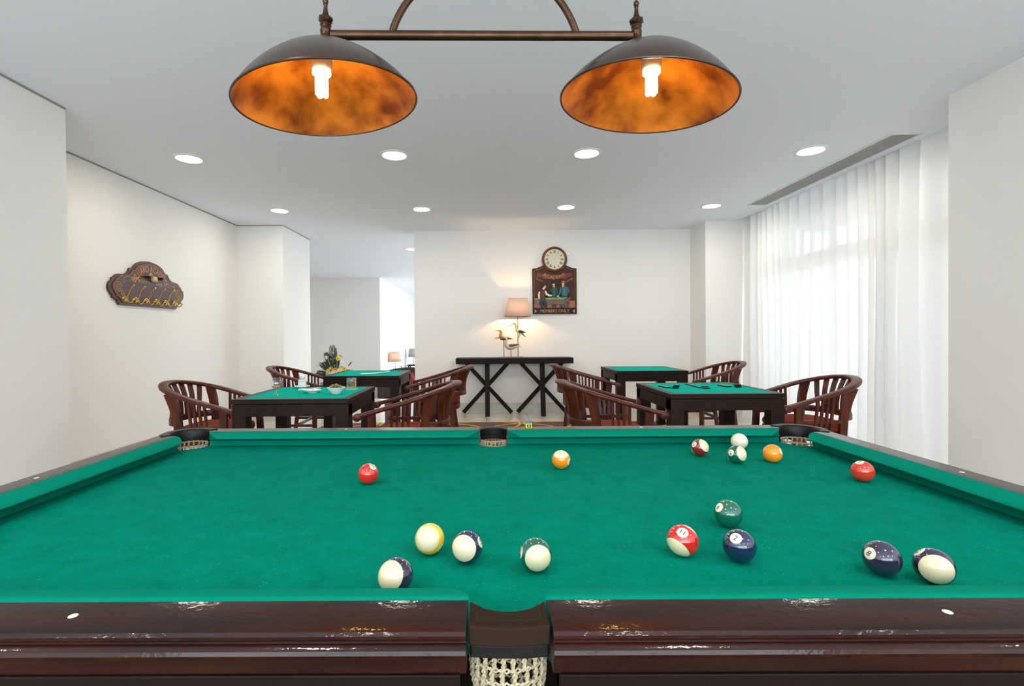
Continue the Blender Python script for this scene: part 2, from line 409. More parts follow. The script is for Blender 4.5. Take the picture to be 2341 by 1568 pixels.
wall('wall_lounge_right', (3.0, 3.2, 7.72, 9.6, 0, CZ), (3.0, 3.2, 9.3, 22, -.5, -.3), (3.0, 3.2, 9.6, 22.2, 2.5, CZ), (3.0, 3.2, 20.4, 22.2, -.3, 2.5))
g = M1('painted_gap_shade'); g.box(-3.7, -2.83, -3.5, 3.385, CZ-GAP, CZ); g.box(-3.7, -3.478, 3.385, 7.028, CZ-GAP, CZ)  # grey strips: shade of the wall-to-ceiling gap put in as colour
g.box(-7.0, -2.836, 7.028, 8.116, CZ-GAP, CZ); struct(g, 'trim_gap_shade')
sk = M1('skirting_stone'); sk.box(-3.484, -3.470, 3.392, 7.035, 0, .15); struct(sk, 'baseboard_left', .002)
sk = M1('skirting_stone'); sk.box(-3.484, -2.828, 7.021, 7.035, 0, .15); sk.box(-2.842, -2.828, 7.035, 8.11, 0, .15); struct(sk, 'baseboard_column', .002)
sk = M1('skirting_stone'); sk.box(-1.069, 3.066, 7.526, 7.54, 0, .155); sk.box(3.066, 3.08, 7.004, 7.54, 0, .155); sk.box(3.08, 3.85, 7.004, 7.018, 0, .155); struct(sk, 'baseboard_back', .002)
sk = M1('skirting_stone'); sk.box(-2.837, -2.823, -3.5, 3.392, 0, .15); struct(sk, 'baseboard_left_pier', .002)

# windows: frame, sashes, panes
def window(name, x, y0, y1, z0, z1, mull, trans, along='y'):
    f = M1('window_frame')
    def bx(a0, a1, b0, b1, t=.06):
        if along == 'y': f.box(x, x+t, a0, a1, b0, b1)
        else: f.box(a0, a1, x, x+t, b0, b1)
    bx(y0, y0+.06, z0, z1); bx(y1-.06, y1, z0, z1); bx(y0, y1, z0, z0+.06); bx(y0, y1, z1-.05, z1)
    for m_ in mull: bx(m_-.035, m_+.035, z0, z1)
    for a, b in trans: bx(y0, y1, a, b)
    o = struct(f, name, .004)
    p = M1('window_glass')
    if along == 'y': p.box(x+.028, x+.034, y0+.05, y1-.05, z0+.05, z1-.04)
    else: p.box(y0+.05, y1-.05, x+.028, x+.034, z0+.05, z1-.04)
    p.obj('pane', o)
window('window_1', 3.90, 4.66, 6.70, 0, 2.56, [5.68], [(1.95, 2.14)])
window('window_2', 3.90, 3.336, 4.36, 0, 2.56, [], [(1.95, 2.14)])
window('window_added', -3.62, -2.8, 2.8, 0, 2.62, [-.93, .93], [], along='x')  # rear window out of view, added to light the ceiling
window('window_3', 3.06, 9.6, 20.4, -.3, 2.5, [11.4, 13.2, 15, 16.8, 18.6], [])
g = M1('terrace'); g.box(4.05, 30, -6, 30, -.25, -.02); struct(g, 'ground_terrace')
g = M1('terrace'); g.box(4.05, 5.3, 2.6, 7.9, 2.75, 2.95); struct(g, 'trim_eave')

# air grille
gr = thing('air_grille', 'long white slotted air grille set in the ceiling beside the curtain', 'vent', (3.325, 5.06, CZ))
f = M1('trim_white'); w2, l2 = .115, 1.09
for a in (-1, 1): f.box(a*w2-.011, a*w2+.011, -l2, l2, -.008, .002); f.box(-w2, w2, a*l2-.011, a*l2+.011, -.008, .002)
f.obj('frame', gr, bevel=.002)
M1('grille_dark').box(-w2, w2, -l2, l2, -.001, .001).obj('backing', gr)
f = M1('grille_metal')
for k in range(9): x = -.088 + .022*k; f.box(x-.0045, x+.0045, -l2+.01, l2-.01, -.006, -.001)
f.obj('slats', gr)

# downlights
def make_down():
    r = bpy.data.objects.new('ceiling_downlight', None); COL.objects.link(r)
    M1('trim_white').lathe([(.100, .002), (.128, .0005), (.128, -.004), (.120, -.008), (.104, -.009), (.100, -.002)], n=40, cap=False).obj('trim_ring', r)
    M1('reflector').lathe([(.103, -.0085), (.099, -.004), (.096, .004), (.094, .012)], n=40, cap=False).obj('reflector', r)
    e = M1('downlight_glow')
    e.lathe([(.096, -.0035), (.090, -.006), (.04, -.009), (.001, -.0095)], n=32, cap=True).obj('diffuser', r)
    return r
DL = [(-2.578, 4.37, 'round ceiling downlight nearest the left wall in the near row'), (-.776, 4.335, 'round ceiling downlight below the left pendant shade in the near row'),
      (.883, 4.335, 'round ceiling downlight below the right pendant shade in the near row'), (2.80, 4.32, 'round ceiling downlight beside the near half of the air grille'),
      (-2.548, 6.22, 'round ceiling downlight nearest the left wall in the far row'), (-.781, 6.21, 'round ceiling downlight second from the left in the far row'),
      (1.001, 6.18, 'round ceiling downlight in front of the wall clock in the far row'), (2.787, 6.18, 'round ceiling downlight nearest the curtain in the far row'),
      (-1.341, 9.10, 'small ceiling downlight beyond the corner of the back wall')]
d0 = None
for x, y, lb in DL:
    if d0 is None: d0 = make_down(); d = d0
    else: d = dup(d0)
    d.location = (x, y, CZ); tag(d, lb, 'ceiling light', 'recessed ceiling downlights')
for x, y in ((-5.6, 11.2), (.6, 11.2), (-5.6, 9.6)):  # extra downlights out of sight, added to brighten the lounge walls
    d = dup(d0, (x, y, CZ)); tag(d, 'round fill downlight added in the lounge ceiling, hidden from the pool table', 'ceiling light', 'added fill downlights in the lounge')
for x in (-2.4, -.8, .9, 2.6):
    for y in (.2, -1.8):
        d = dup(d0, (x, y, CZ)); tag(d, 'round ceiling downlight behind the viewer at the near end', 'ceiling light', 'downlights over the near end of the room')

# curtain
def curtain():
    m = M1('sheer'); n = 420; ys = []; rows = [0.012, .15, .155, .6, 1.2, 1.8, 2.4, 2.80]
    rnd = random.Random(3); ph = 0; prof = []
    y0, y1 = 3.10, 7.0
    for i in range(n+1):
        t = i/n; ph += 2*PI*24/n*(1+.45*sin(9.1*t*2)+.3*sin(23*t)); prof.append((y0+(y1-y0)*t, ph))
    b = 0
    for zi, z in enumerate(rows):
        k = z/2.8
        for y, p in prof:
            a = .046 + .016*sin(y*3.1+1) + .008*sin(y*17)
            p2 = p + .5*sin(z*1.1+y*2)*(1-k)
            x = 3.62 + a*(sin(p2) + .28*sin(2*p2+.6)) + .008*sin(y*5+z*2)
            m.v.append((x, y + .012*cos(p2), z))
    for zi in range(len(rows)-1):
        m.mat('sheer_hem' if zi < 1 else 'sheer')
        for i in range(n): a = zi*(n+1)+i; m.face((a, a+1, a+n+2, a+n+1))
    o = m.obj('sheer_curtain', angle=180)
    tag(o, 'sheer white floor length curtain gathered over the window on the right', 'curtain')
curtain()

# ------------------------------------------------------------------ carpet
cp = M1('carpet_pattern'); cp.box(-2.15, 2.6, -.9, 6.75, .0, .004)
tag(cp.obj('patterned_carpet', recalc=True), 'dark brown carpet with curved yellow line pattern under the tables', 'carpet')

# ------------------------------------------------------------------ pool table
TX, TY = .027, 1.301; HL, HW = 1.17, .61; ZR = .831; ZB = .779
PT = thing('pool_table', 'large pool table with green cloth and glossy dark mahogany rails', 'pool table', (TX, TY, 0))
# bed with pocket notches
def bed_outline():
    pts = []
    def arc(cx, cy, r, a0, a1, n=14): 
        for k in range(n+1):
            a = math.radians(a0+(a1-a0)*k/n); pts.append((cx+r*cos(a), cy+r*sin(a)))
    Yb = HW-.005; Xb = HL-.005
    arc(0, -Yb-.005, .058, 180, 0)
    arc(Xb, -Yb, .075, 180, 90)
    arc(Xb, Yb, .075, 270, 180)
    arc(0, Yb+.005, .058, 0, -180)
    arc(-Xb, Yb, .075, 0, -90)
    arc(-Xb, -Yb, .075, 90, 0)
    return pts
bo = bed_outline()
# side pocket arcs must bite into the bed: mirror them inward
bed = M1('pool_felt'); bed.prism(bo, ZB-.035, ZB); bed.obj('bed', PT, recalc=True)
def cushion(L, mit0, mit1, name='cushion'):
    """runs along x from -L/2 to L/2 at y=0, nose towards -y"""
    prof = [(.0, ZR-.001), (.004, ZR+.0015), (.012, ZR+.001), (.03, ZR-.003), (.045, ZR-.0075), (.053, ZR-.0105), (.057, ZR-.0135), (.058, ZR-.016), (.055, ZR-.0185), (.040, ZR-.0215), (.022, ZR-.0255), (.012, ZR-.033), (.010, ZB+.0005), (0, ZB+.0005)]
    N = 10; m = M1('cushion_felt'); n = len(prof)
    def off(d, mit): return mit*(d/.058)**2.2
    rs = []
    for i in range(N+1):
        t = i/N; ring = []
        for d, z in prof:
            x0 = -L/2 + off(d, mit0); x1 = L/2 - off(d, mit1); tt = (1-cos(PI*t))/2
            ring.append((x0+(x1-x0)*tt, -d, z))
        rs.append(ring)
    m.rings(rs); return m
GX = .0535; RC = .086
rail_prof = [(0, .790), (0, ZR-.002), (.002, ZR), (.066, ZR), (.0715, ZR-.002), (.0745, ZR-.006), (.0745, ZR-.010), (.0715, ZR-.013), (.0715, ZR-.016), (.0765, ZR-.0175), (.0800, ZR-.021), (.0812, ZR-.026), (.0795, ZR-.031), (.075, ZR-.034), (.070, ZR-.035), (.070, ZR-.046), (.066, ZR-.048), (.066, ZR-.058), (.0, ZR-.058)]
def rail(x0, x1, mat='pool_wood'):
    m = M1(mat); m.rings([[(x, d, z) for d, z in rail_prof] for x in (x0, x1)]); return m
LC = HL - RC - GX   # long cushion length
xm = (GX + HL - RC)/2
SG = []
for sx in (-1, 1):
    # far side (nose towards -y): inner end at the side pocket
    a = cushion(LC, .055 if sx < 0 else .045, .045 if sx < 0 else .055); a.obj('cushion', PT, (sx*xm, HW, 0), recalc=True)
    a = cushion(LC, .055 if sx > 0 else .045, .045 if sx > 0 else .055); a.obj('cushion', PT, (sx*xm, -HW, 0), (0, 0, PI), recalc=True)
    e0, e1 = (GX+.001, HL-RC+.01)
    rw = rail(-(e1-e0)/2, (e1-e0)/2).obj('rail', PT, (sx*(e0+e1)/2, HW, 0), recalc=True, angle=30); SG.append((rw, sx*.575, sx*(e0+e1)/2, 1))
    rw = rail(-(e1-e0)/2, (e1-e0)/2).obj('rail', PT, (sx*(e0+e1)/2, -HW, 0), (0, 0, PI), recalc=True, angle=30); SG.append((rw, sx*.575, sx*(e0+e1)/2, -1))
    ls = 2*(HW-RC)
    cushion(ls, .055, .055).obj('cushion', PT, (sx*HL, 0, 0), (0, 0, -PI/2 if sx > 0 else PI/2), recalc=True)
    rw = rail(-ls/2-.01, ls/2+.01).obj('rail', PT, (sx*HL, 0, 0), (0, 0, -PI/2 if sx > 0 else PI/2), recalc=True, angle=30); SG.append((rw, 0, 0, 0))
for rw, gx, cx, sgn in SG:
    lx = (gx-cx)*(1 if sgn >= 0 else -1)
    d = M1('sight_ivory').lathe([(.0058, ZR-.001), (.0058, ZR+.0003), (.001, ZR+.0004)], n=20).obj('sight_dot', rw, (lx, .036, 0), label='ivory dot inlaid in the rail')
# pockets
def net(path, z0=.790, rows=7, cols=None, closed=True, rad=.00125):
    """crocheted net: path = function t->(x,y) closed loop, scaled inward with depth"""
    cols = cols or 20; m = M1('net_cord'); dz = .0185
    def pt(t, k):
        x, y = path(t % 1.0); s = 1 - .055*max(0, k-2)**1.25
        cx, cy = NETC
        return Vector((cx+(x-cx)*s, cy+(y-cy)*s, z0 - dz*k))
    rnd = random.Random(5)
    for k in range(rows):
        pts = []
        NN = cols*4
        for i in range(NN):
            p = pt(i/NN, k); p.z += .0022*sin(2*PI*i/4) + rnd.uniform(-.0006, .0006); pts.append(p)
        m.tube(pts, rad*1.15, 6, closed=True)
        pts2 = []
        for i in range(NN):
            p = pt(i/NN, k); p.z -= .0022*sin(2*PI*i/4) + .0012; pts2.append(p)
        m.tube(pts2, rad, 6, closed=True)
    for k in range(rows-1):
        for i in range(cols):
            for s in (0, PI):
                pts = []
                for q in range(9):
                    f = q/8; p = pt((i+.18*sin(k*1.7+i))/cols, k+f); q2 = pt((i+.5)/cols, k+f)
                    tdir = (q2-p).normalized(); a = s+f*2*PI*1.25
                    amp = .0021*sin(PI*(f*.9+.05))
                    p = p + tdir*cos(a)*amp + tdir.cross(Vector((0, 0, 1)))*sin(a)*amp*.7; pts.append(p)
                m.tube(pts, [rad*(1.+.5*sin(PI*q/8)) for q in range(9)], 5)
    # bottom knot
    m.sphere(tuple(pt(0, rows-1)*0 + Vector((NETC[0], NETC[1], z0-dz*(rows-.6)))), .02, 10, 6, (1, 1, .6))
    return m
# side pocket (at y = -HW, opening towards +y)
def side_pocket():
    r = bpy.data.objects.new('pocket', None); COL.objects.link(r)
    inner = []; outer = []; rr = .061; cy = -.641+.061+HW
    for k in range(17):
        x = -.0515 + .103*k/16; inner.append((x, cy - sqrt(rr*rr-x*x) + .0))
        outer.append((x, -.066-.004*cos(x/.0515*PI/2)))
    def cup(mat, z0, z1, insx=0., out=0.):
        m = M1(mat); m.prism(inner + [(x, y-out) for x, y in reversed(outer)], z0, z1); return m
    cup('pool_leather', ZR-.024, ZR+.0015).obj('leather_rim', r, recalc=True, bevel=.003)
    m = M1('black_leather'); m.prism([(x*.97, y-.002) for x, y in inner] + [(x*.97, y+.003) for x, y in reversed(outer)], ZR-.040, ZR-.023); m.obj('cup_liner', r, recalc=True, bevel=.002)
    g = M1('stitch'); i2 = [(x*.80, y-.0085-.06*abs(x)) for x, y in inner]; o2 = [(x*.80, -.0505 - .003*cos(x/.0515*PI/2)) for x, y in outer]
    g.tube([(x, y, ZR+.0014) for x, y in i2 + list(reversed(o2))], .0005, 5, closed=True); g.obj('stitch_line', r)
    return r
import math as _m
NETC = (0, -.020)
def spath(t):
    a = 2*PI*t; return (.050*cos(a), -.020+.040*sin(a))
def cpath(t):
    a = 2*PI*t; return (.060*cos(a), .060*sin(a))
sp = side_pocket(); sp.parent = PT; sp.location = (0, -HW, 0)
net(spath, z0=ZR-.0405, rows=7, cols=22).obj('net', sp)
sp2 = dup(sp, (0, HW, 0), PI, parent=PT)
for ch in sp2.children:
    if ch.name.startswith('leather_rim'):
        ch.data = ch.data.copy(); ch.data.materials.clear(); ch.data.materials.append(MATS['black_leather'])
# corner pocket, built at the +x +y corner, ring centre local origin
cpk = bpy.data.objects.new('pocket', None); COL.objects.link(cpk); cpk.parent = PT; cpk.location = (HL-.015, HW-.015, 0)
m = M1('black_leather'); sec = [(.068, ZR-.044), (.068, ZR-.004), (.071, ZR), (.076, ZR+.002), (.094, ZR+.002), (.100, ZR-.001), (.103, ZR-.006), (.103, ZR-.044)]
rs = []
for k in range(33):
    a = math.radians(-46 + (136+46)*k/32); rs.append([(r_*cos(a), r_*sin(a), z) for r_, z in sec])
m.rings(rs); m.obj('leather_rim', cpk, recalc=True)
NETC = (0, 0)
net(cpath, z0=ZR-.044, rows=6, cols=22).obj('net', cpk)
for rz, x, y in ((PI/2, -1, 1), (PI, -1, -1), (-PI/2, 1, -1)): dup(cpk, (x*(HL-.015), y*(HW-.015), 0), rz, parent=PT)
# cabinet under the rails
for sy in (-1, 1):
    for sx in (-1, 1):
        m = M1('cabinet_wood'); x0, x1 = sorted((sx*.062, sx*(HL-RC-.03))); y0, y1 = sorted((sy*(HW+.066), sy*(HW+.040)))
        m.box(x0, x1, y0, y1, .52, ZR-.057); m.box(x0-.001, x1+.001, min(y0, y1+.0) - (.008 if sy < 0 else 0), y1 + (.008 if sy > 0 else 0), .50, .535)
        m.box(x0, x1, y0-(.004 if sy < 0 else 0), y1+(.004 if sy > 0 else 0), ZR-.085, ZR-.0575)
        m.obj('apron_panel', PT, recalc=True, bevel=.002)
for sx in (-1, 1):
    m = M1('cabinet_wood'); x0, x1 = sorted((sx*(HL+.066), sx*(HL+.040))); m.box(x0, x1, -(HW-RC-.03), HW-RC-.03, .52, ZR-.057); m.obj('apron_panel', PT, recalc=True, bevel=.002)
m = M1('cabinet_wood'); m.box(-HL+.10, HL-.10, -HW+.075, HW-.075, .52, ZB-.036); m.obj('cabinet_body', PT, recalc=True)
for sx in (-1, 1):
    for sy in (-1, 1):
        m = M1('cabinet_wood'); m.lathe([(.05, 0), (.065, .02), (.065, .05), (.045, .08), (.06, .2), (.075, .36), (.055, .44), (.075, .47), (.08, .52)], (sx*.92, sy*.42, 0.012), 24); m.obj('leg', PT, recalc=True)

# ------------------------------------------------------------------ balls
def ball_mat(name, col, stripe):
    m = bpy.data.materials.new(name); m.use_nodes = True; nt = m.node_tree; p = nt.nodes['Principled BSDF']; L = nt.links.new
    p.inputs['Roughness'].default_value = .12; p.inputs['Coat Weight'].default_value = 1; p.inputs['Coat Roughness'].default_value = .03
    cream = (.74, .66, .42, 1)
    if col is None: p.inputs['Base Color'].default_value = (.80, .76, .58, 1); MATS[name] = m; return
    tc = nn(nt, 'ShaderNodeTexCoord'); nz = nn(nt, 'ShaderNodeVectorMath', operation='NORMALIZE'); sx = nn(nt, 'ShaderNodeSeparateXYZ')
    L(tc.outputs['Object'], nz.inputs[0]); L(nz.outputs[0], sx.inputs[0])
    mx = nn(nt, 'ShaderNodeMixRGB'); mx.inputs[1].default_value = col + (1,); mx.inputs[2].default_value = cream
    if stripe:
        ab = nn(nt, 'ShaderNodeMath', operation='ABSOLUTE'); gt = nn(nt, 'ShaderNodeMath', operation='GREATER_THAN'); gt.inputs[1].default_value = .60
        L(sx.outputs['Z'], ab.inputs[0]); L(ab.outputs[0], gt.inputs[0]); L(gt.outputs[0], mx.inputs[0])
    else: mx.inputs[0].default_value = 0
    ax = nn(nt, 'ShaderNodeMath', operation='ABSOLUTE'); g2 = nn(nt, 'ShaderNodeMath', operation='GREATER_THAN'); g2.inputs[1].default_value = .935
    L(sx.outputs['X'], ax.inputs[0]); L(ax.outputs[0], g2.inputs[0])
    m3 = nn(nt, 'ShaderNodeMixRGB'); m3.inputs[2].default_value = (.80, .76, .58, 1); L(g2.outputs[0], m3.inputs[0]); L(mx.outputs[0], m3.inputs[1])
    L(m3.outputs[0], p.inputs['Base Color']); MATS[name] = m
RB = .0286
BC = {'red': (.62, .012, .008), 'orange': (.90, .27, .005), 'yellow': (.85, .55, .02), 'navy': (.010, .02, .07), 'indigo': (.022, .018, .05), 'green': (.004, .11, .07), 'maroon': (.22, .01, .015), 'scarlet': (.60, .035, .012)}
BALLS = [  # x, y, colour, stripe, number, rot, label
 (-.333, 1.404, 'red', 0, '3', (.3, -.9, -.5), 'red pool ball on the left half of the pool table'),
 (.231, 1.549, 'orange', 1, '13', (.25, .1, -.6), 'cream pool ball with an orange stripe on top, below the far middle pocket'),
 (.724, 1.698, 'maroon', 1, '11', (.9, .5, .3), 'dark red striped ball near the far cushion, left of the plain cream ball'),
 (.904, 1.79, None, 0, '', (0, 0, 0), 'plain cream cue ball against the far cushion'),
 (.800, 1.600, 'green', 1, '14', (1.2, .3, .4), 'pale green striped ball just in front of the cue ball'),
 (.920, 1.611, 'orange', 0, '5', (.2, -.4, -.8), 'solid orange pool ball near the far right corner pocket'),
 (1.050, 1.400, 'scarlet', 0, '7', (.1, 1.2, .2), 'orange red pool ball beside the right side cushion'),
 (.368, .941, 'red', 1, '11', (.5, .9, 1.2), 'cream ball with a pale red stripe right of the table middle'),
 (-.110, .955, 'yellow', 1, '9', (1.1, .5, -.4), 'cream and yellow striped ball left of the near middle pocket'),
 (.086, .884, 'green', 1, '14', (1.5, .2, .1), 'pale cream ball with a green stripe above the near middle pocket'),
 (-.037, .918, 'navy', 1, '10', (1.3, -.4, -.2), 'cream ball with a dark blue stripe next to the yellow striped ball'),
 (-.149, .808, 'indigo', 1, '12', (.9, .8, -.9), 'dark striped ball nearest the near cushion on the left half'),
 (.520, 1.078, 'green', 0, '6', (.4, .6, .2), 'solid green ball on the right half, behind the darker ball'),
 (.462, .916, 'navy', 0, '2', (.2, .8, .8), 'dark blue ball in front of the solid green ball'),
 (.680, .863, 'indigo', 0, '8', (.5, .4, .2), 'near black ball close to the near right cushion'),
 (.742, .832, 'indigo', 1, '12', (0, 0, 0), 'dark striped ball with a large cream end and numbered white spot')]
bm_ = MB(); bm_.mats = ['porcelain']; bm_.sphere((0, 0, 0), RB, 40, 24); ball_mesh = bm_.mesh('ball', 180)
_bc = {}
for x, y, cn, stp, num, rot, lb in BALLS:
    key = (cn, stp)
    if key not in _bc:
        nm = 'ball_%s_%s' % (cn or 'cue', 'stripe' if stp else 'solid'); ball_mat(nm, BC[cn] if cn else None, stp)
        me = ball_mesh.copy(); me.materials.clear(); me.materials.append(MATS[nm]); _bc[key] = me
    o = bpy.data.objects.new('pool_ball', _bc[key]); COL.objects.link(o); o.location = (x, y, ZB+RB)
    if lb.startswith('dark striped ball with a large'):
        # stripe axis (local z) towards the viewer's lower right; number spot (local x) up-left
        z = Vector((-.50, -.82, .10)).normalized(); v0 = Vector((-.62, .25, .72)); xx = (v0 - z*z.dot(v0)).normalized()
        yy = z.cross(xx); o.rotation_euler = Matrix((xx, yy, z)).transposed().to_euler()
    else: o.rotation_euler = rot
    tag(o, lb, 'ball', 'pool balls on the table')
    if num:
        t = M1('numeral_black')
        for sg in (1, -1):
            def fn(p, sg=sg):
                a, b = p.x*sg, p.y - .0048
                v = Vector((sg*RB, a, b)); return v.normalized()*(RB*1.014)
            put_text(t, num, .0135, fn)
        t.obj('number', o)

# chalk
ck = thing('chalk_cube', 'small blue chalk cube in a yellow and black wrapper on the far rail', 'chalk', (.165, 1.950, ZR), .08)
M1('chalk_yellow').box(-.0115, .0115, -.0115, .0115, 0, .0175).obj('wrapper', ck, bevel=.001)
M1('chalk_blue').box(-.0112, .0112, -.0112, .0112, .0175, .0225).obj('chalk', ck, bevel=.001)
c_ = M1('chalk_black'); c_.box(-.008, .008, -.0119, -.0113, .003, .015); c_.mat('chalk_yellow')
for z, w in ((.0115, .003), (.0085, .0055), (.0055, .001)): c_.box(-w, w, -.0121, -.0118, z-.0009, z+.0009)
c_.obj('wrapper_print', ck)

# ------------------------------------------------------------------ pendant lamp
PL = thing('billiard_pendant_lamp', 'bronze double pendant lamp with two copper lined dome shades over the pool table', 'lamp', (0, 1.3, CZ))
PLz = CZ; PLy = 1.3
def loc(x, y, z): return Vector((x, y-PLy, z-PLz))
LL = loc(-.398, 1.27, 1.957); RL = loc(.404, 1.33, 1.981)
m = M1('bronze'); m.tube([LL.lerp(RL, .015), LL.lerp(RL, .5), LL.lerp(RL, .985)], .0118, 20); m.obj('bar', PL)
bx = (RL-LL).normalized(); mid = LL.lerp(RL, .503)
m = M1('bronze'); pts = []
for k in range(41):
    a = math.radians(15 + 150*k/40); pts.append(mid + bx*(-.249*cos(a)) + Vector((0, 0, -.064+.249*sin(a))))
m.tube(pts, .0093, 16); m.obj('arch', PL)
m = M1('bronze'); m.tube([mid+Vector((0, 0, .185)), Vector((mid.x, mid.y, -.03))], .009, 12); m.obj('ceiling_rod', PL)
M1('bronze').lathe([(.065, 0), (.065, -.008), (.045, -.02), (.012, -.035), (.012, -.045)], (mid.x, mid.y, 0), 32).obj('canopy', PL)
def shade(P, c, tilt, roty):
    R_ = .2235; H = .150; prof = [(.02, 1.), (.12, .985), (.25, .915), (.40, .80), (.55, .665), (.70, .50), (.83, .325), (.93, .155), (1., 0)]
    Mx = Euler((tilt, roty, 0)).to_matrix()
    out = [(r*R_, z*H) for r, z in prof]
    # smooth profile by interpolation
    def interp(pr, n=5):
        o = []
        for i in range(len(pr)-1):
            p0, p1, p2, p3 = pr[max(i-1, 0)], pr[i], pr[i+1], pr[min(i+2, len(pr)-1)]
            for k in range(n):
                t = k/n
                o.append(tuple(.5*((2*p1[j]) + (-p0[j]+p2[j])*t + (2*p0[j]-5*p1[j]+4*p2[j]-p3[j])*t*t + (-p0[j]+3*p1[j]-3*p2[j]+p3[j])*t**3) for j in (0, 1)))
        return o + [pr[-1]]
    out = interp(out)
    m = M1('brown_enamel'); m.lathe(out, c, 72, cap=False, M=Mx)
    m.tube([c + Mx @ Vector((R_*cos(a), R_*sin(a), 0)) for a in [2*PI*k/72 for k in range(72)]], .003, 8, closed=True)
    s = m.obj('shade', PL, recalc=False)
    i = M1('copper_inside'); i.lathe([(r*.987, z*.985-.0005) for r, z in out], c, 72, cap=False, M=Mx); i.obj('lining', s, label='mottled copper lining')
    # bulb
    b0 = c + Mx @ Vector((0, 0, H-.008))
    h = M1('lamp_holder'); h.lathe([(.036, .0), (.036, -.014), (.026, -.018), (.026, -.05), (.022, -.062), (.018, -.064)], b0, 28); h.obj('bulb_holder', PL, recalc=True)
    b = M1('cfl'); zb = -.062
    b.lathe([(.018, zb+.003), (.0225, zb), (.0225, zb-.010), (.018, zb-.013)], b0, 24)
    for q in range(4):
        a = PI/4 + q*PI/2; ctr = Vector((.0105*cos(a), .0105*sin(a), 0)); pts = [b0 + ctr + Vector((0, 0, zb-.01)), b0 + ctr + Vector((0, 0, zb-.056)), b0 + ctr*.9 + Vector((0, 0, zb-.063))]
        b.tube(pts, .0068, 10); b.sphere(tuple(b0 + ctr + Vector((0, 0, zb-.060))), .0068, 10, 6)
    b.obj('bulb', PL, label='glowing compact fluorescent bulb')
    # post and finial
    f = M1('bronze'); z0 = P + Vector((0, 0, 0))
    f.lathe([(.040, -.036), (.034, -.026), (.022, -.014), (.016, -.006), (.0135, .0), (.0130, .010), (.0138, .012), (.0138, .016), (.0125, .018), (.0125, .026), (.0138, .027), (.0138, .030), (.012, .033)], z0 + Vector((0, 0, -.004)), 24)
    # gadrooned knob
    n = 32; rs = []
    for r, z in [(.008, .028), (.013, .031), (.0175, .037), (.0165, .043), (.010, .048), (.0075, .050)]:
        rs.append([z0 + Vector((r*(1+.07*cos(8*2*PI*k/n))*cos(2*PI*k/n), r*(1+.07*cos(8*2*PI*k/n))*sin(2*PI*k/n), z)) for k in range(n)])
    f.rings(rs)
    f.lathe([(.0085, .050), (.0060, .060), (.0045, .072), (.0050, .076), (.0062, .077), (.0045, .079), (.0070, .083), (.0068, .088), (.0035, .092), (.0015, .096)], z0, 20)
    f.obj('finial_post', PL)
shade(LL, loc(-.394, 1.27, 1.786), math.radians(2.6), math.radians(-5.5))
shade(RL, loc(.428, 1.33, 1.811), math.radians(2.0), math.radians(5.5))

# ------------------------------------------------------------------ game tables
def make_table():
    t = bpy.data.objects.new('card_table', None); COL.objects.link(t); w = .41; L = .095
    m = M1('table_wood'); m.box(-w, w, -w, w, .718, .749)
    # rim slightly proud of the cloth: frame around inset
    m.obj('top_frame', t, bevel=.003, recalc=True)
    r = M1('table_wood')
    for a in (-1, 1):
        r.box(a*w - (.052 if a > 0 else 0), a*w + (.052 if a < 0 else 0), -w, w, .7485, .7515)
        r.box(-w+.052, w-.052, a*w - (.052 if a > 0 else 0), a*w + (.052 if a < 0 else 0), .7485, .7515)
    r.obj('rim', t, recalc=True)
    M1('card_felt').box(-w+.052, w-.052, -w+.052, w-.052, .7485, .7505).obj('cloth', t, recalc=True)
    a = M1('table_wood'); q = w-.004
    a.box(-q, q, -q, -q+.03, .632, .715); a.box(-q, q, q-.03, q, .632, .715); a.box(-q, -q+.03, -q+.03, q-.03, .632, .715); a.box(q-.03, q, -q+.03, q-.03, .632, .715)
    a.obj('apron', t, bevel=.002, recalc=True)
    dr = M1('table_wood'); dr.box(-.145, .145, -q-.0015, -q+.01, .636, .711); dr.mat('stitch')
    for sx in (-1, 1): dr.box(sx*.1463-.0013, sx*.1463+.0013, -q-.0006, -q+.01, .634, .713)
    dr.obj('drawer', t, recalc=True)
    for sx in (-1, 1):
        for sy in (-1, 1):
            g = M1('table_wood'); g.box(min(sx*q, sx*(q-L)), max(sx*q, sx*(q-L)), min(sy*(q+.0007), sy*(q-L)), max(sy*(q+.0007), sy*(q-L)), 0, .714); g.obj('leg', t, bevel=.003, recalc=True)
    return t
T0 = make_table(); TG = 'green topped card tables'
tabs = [(-1.358, 3.86, .0, 'dark wood card table with green top holding drinks and olives'),
        (-1.335, 5.745, .0, 'dark wood card table with green top holding a folded paper, beside the flowers'),
        (1.728, 3.99, .0, 'dark wood card table with green top holding black dominoes'),
        (1.915, 6.16, .0, 'empty dark wood card table with green top by the far right column')]
for i, (x, y, r, lb) in enumerate(tabs):
    o = T0 if i == 0 else dup(T0); o.location = (x, y, .004 if y < 6.4 else 0); o.rotation_euler = (0, 0, r); tag(o, lb, 'table', TG)
TZ = .7548

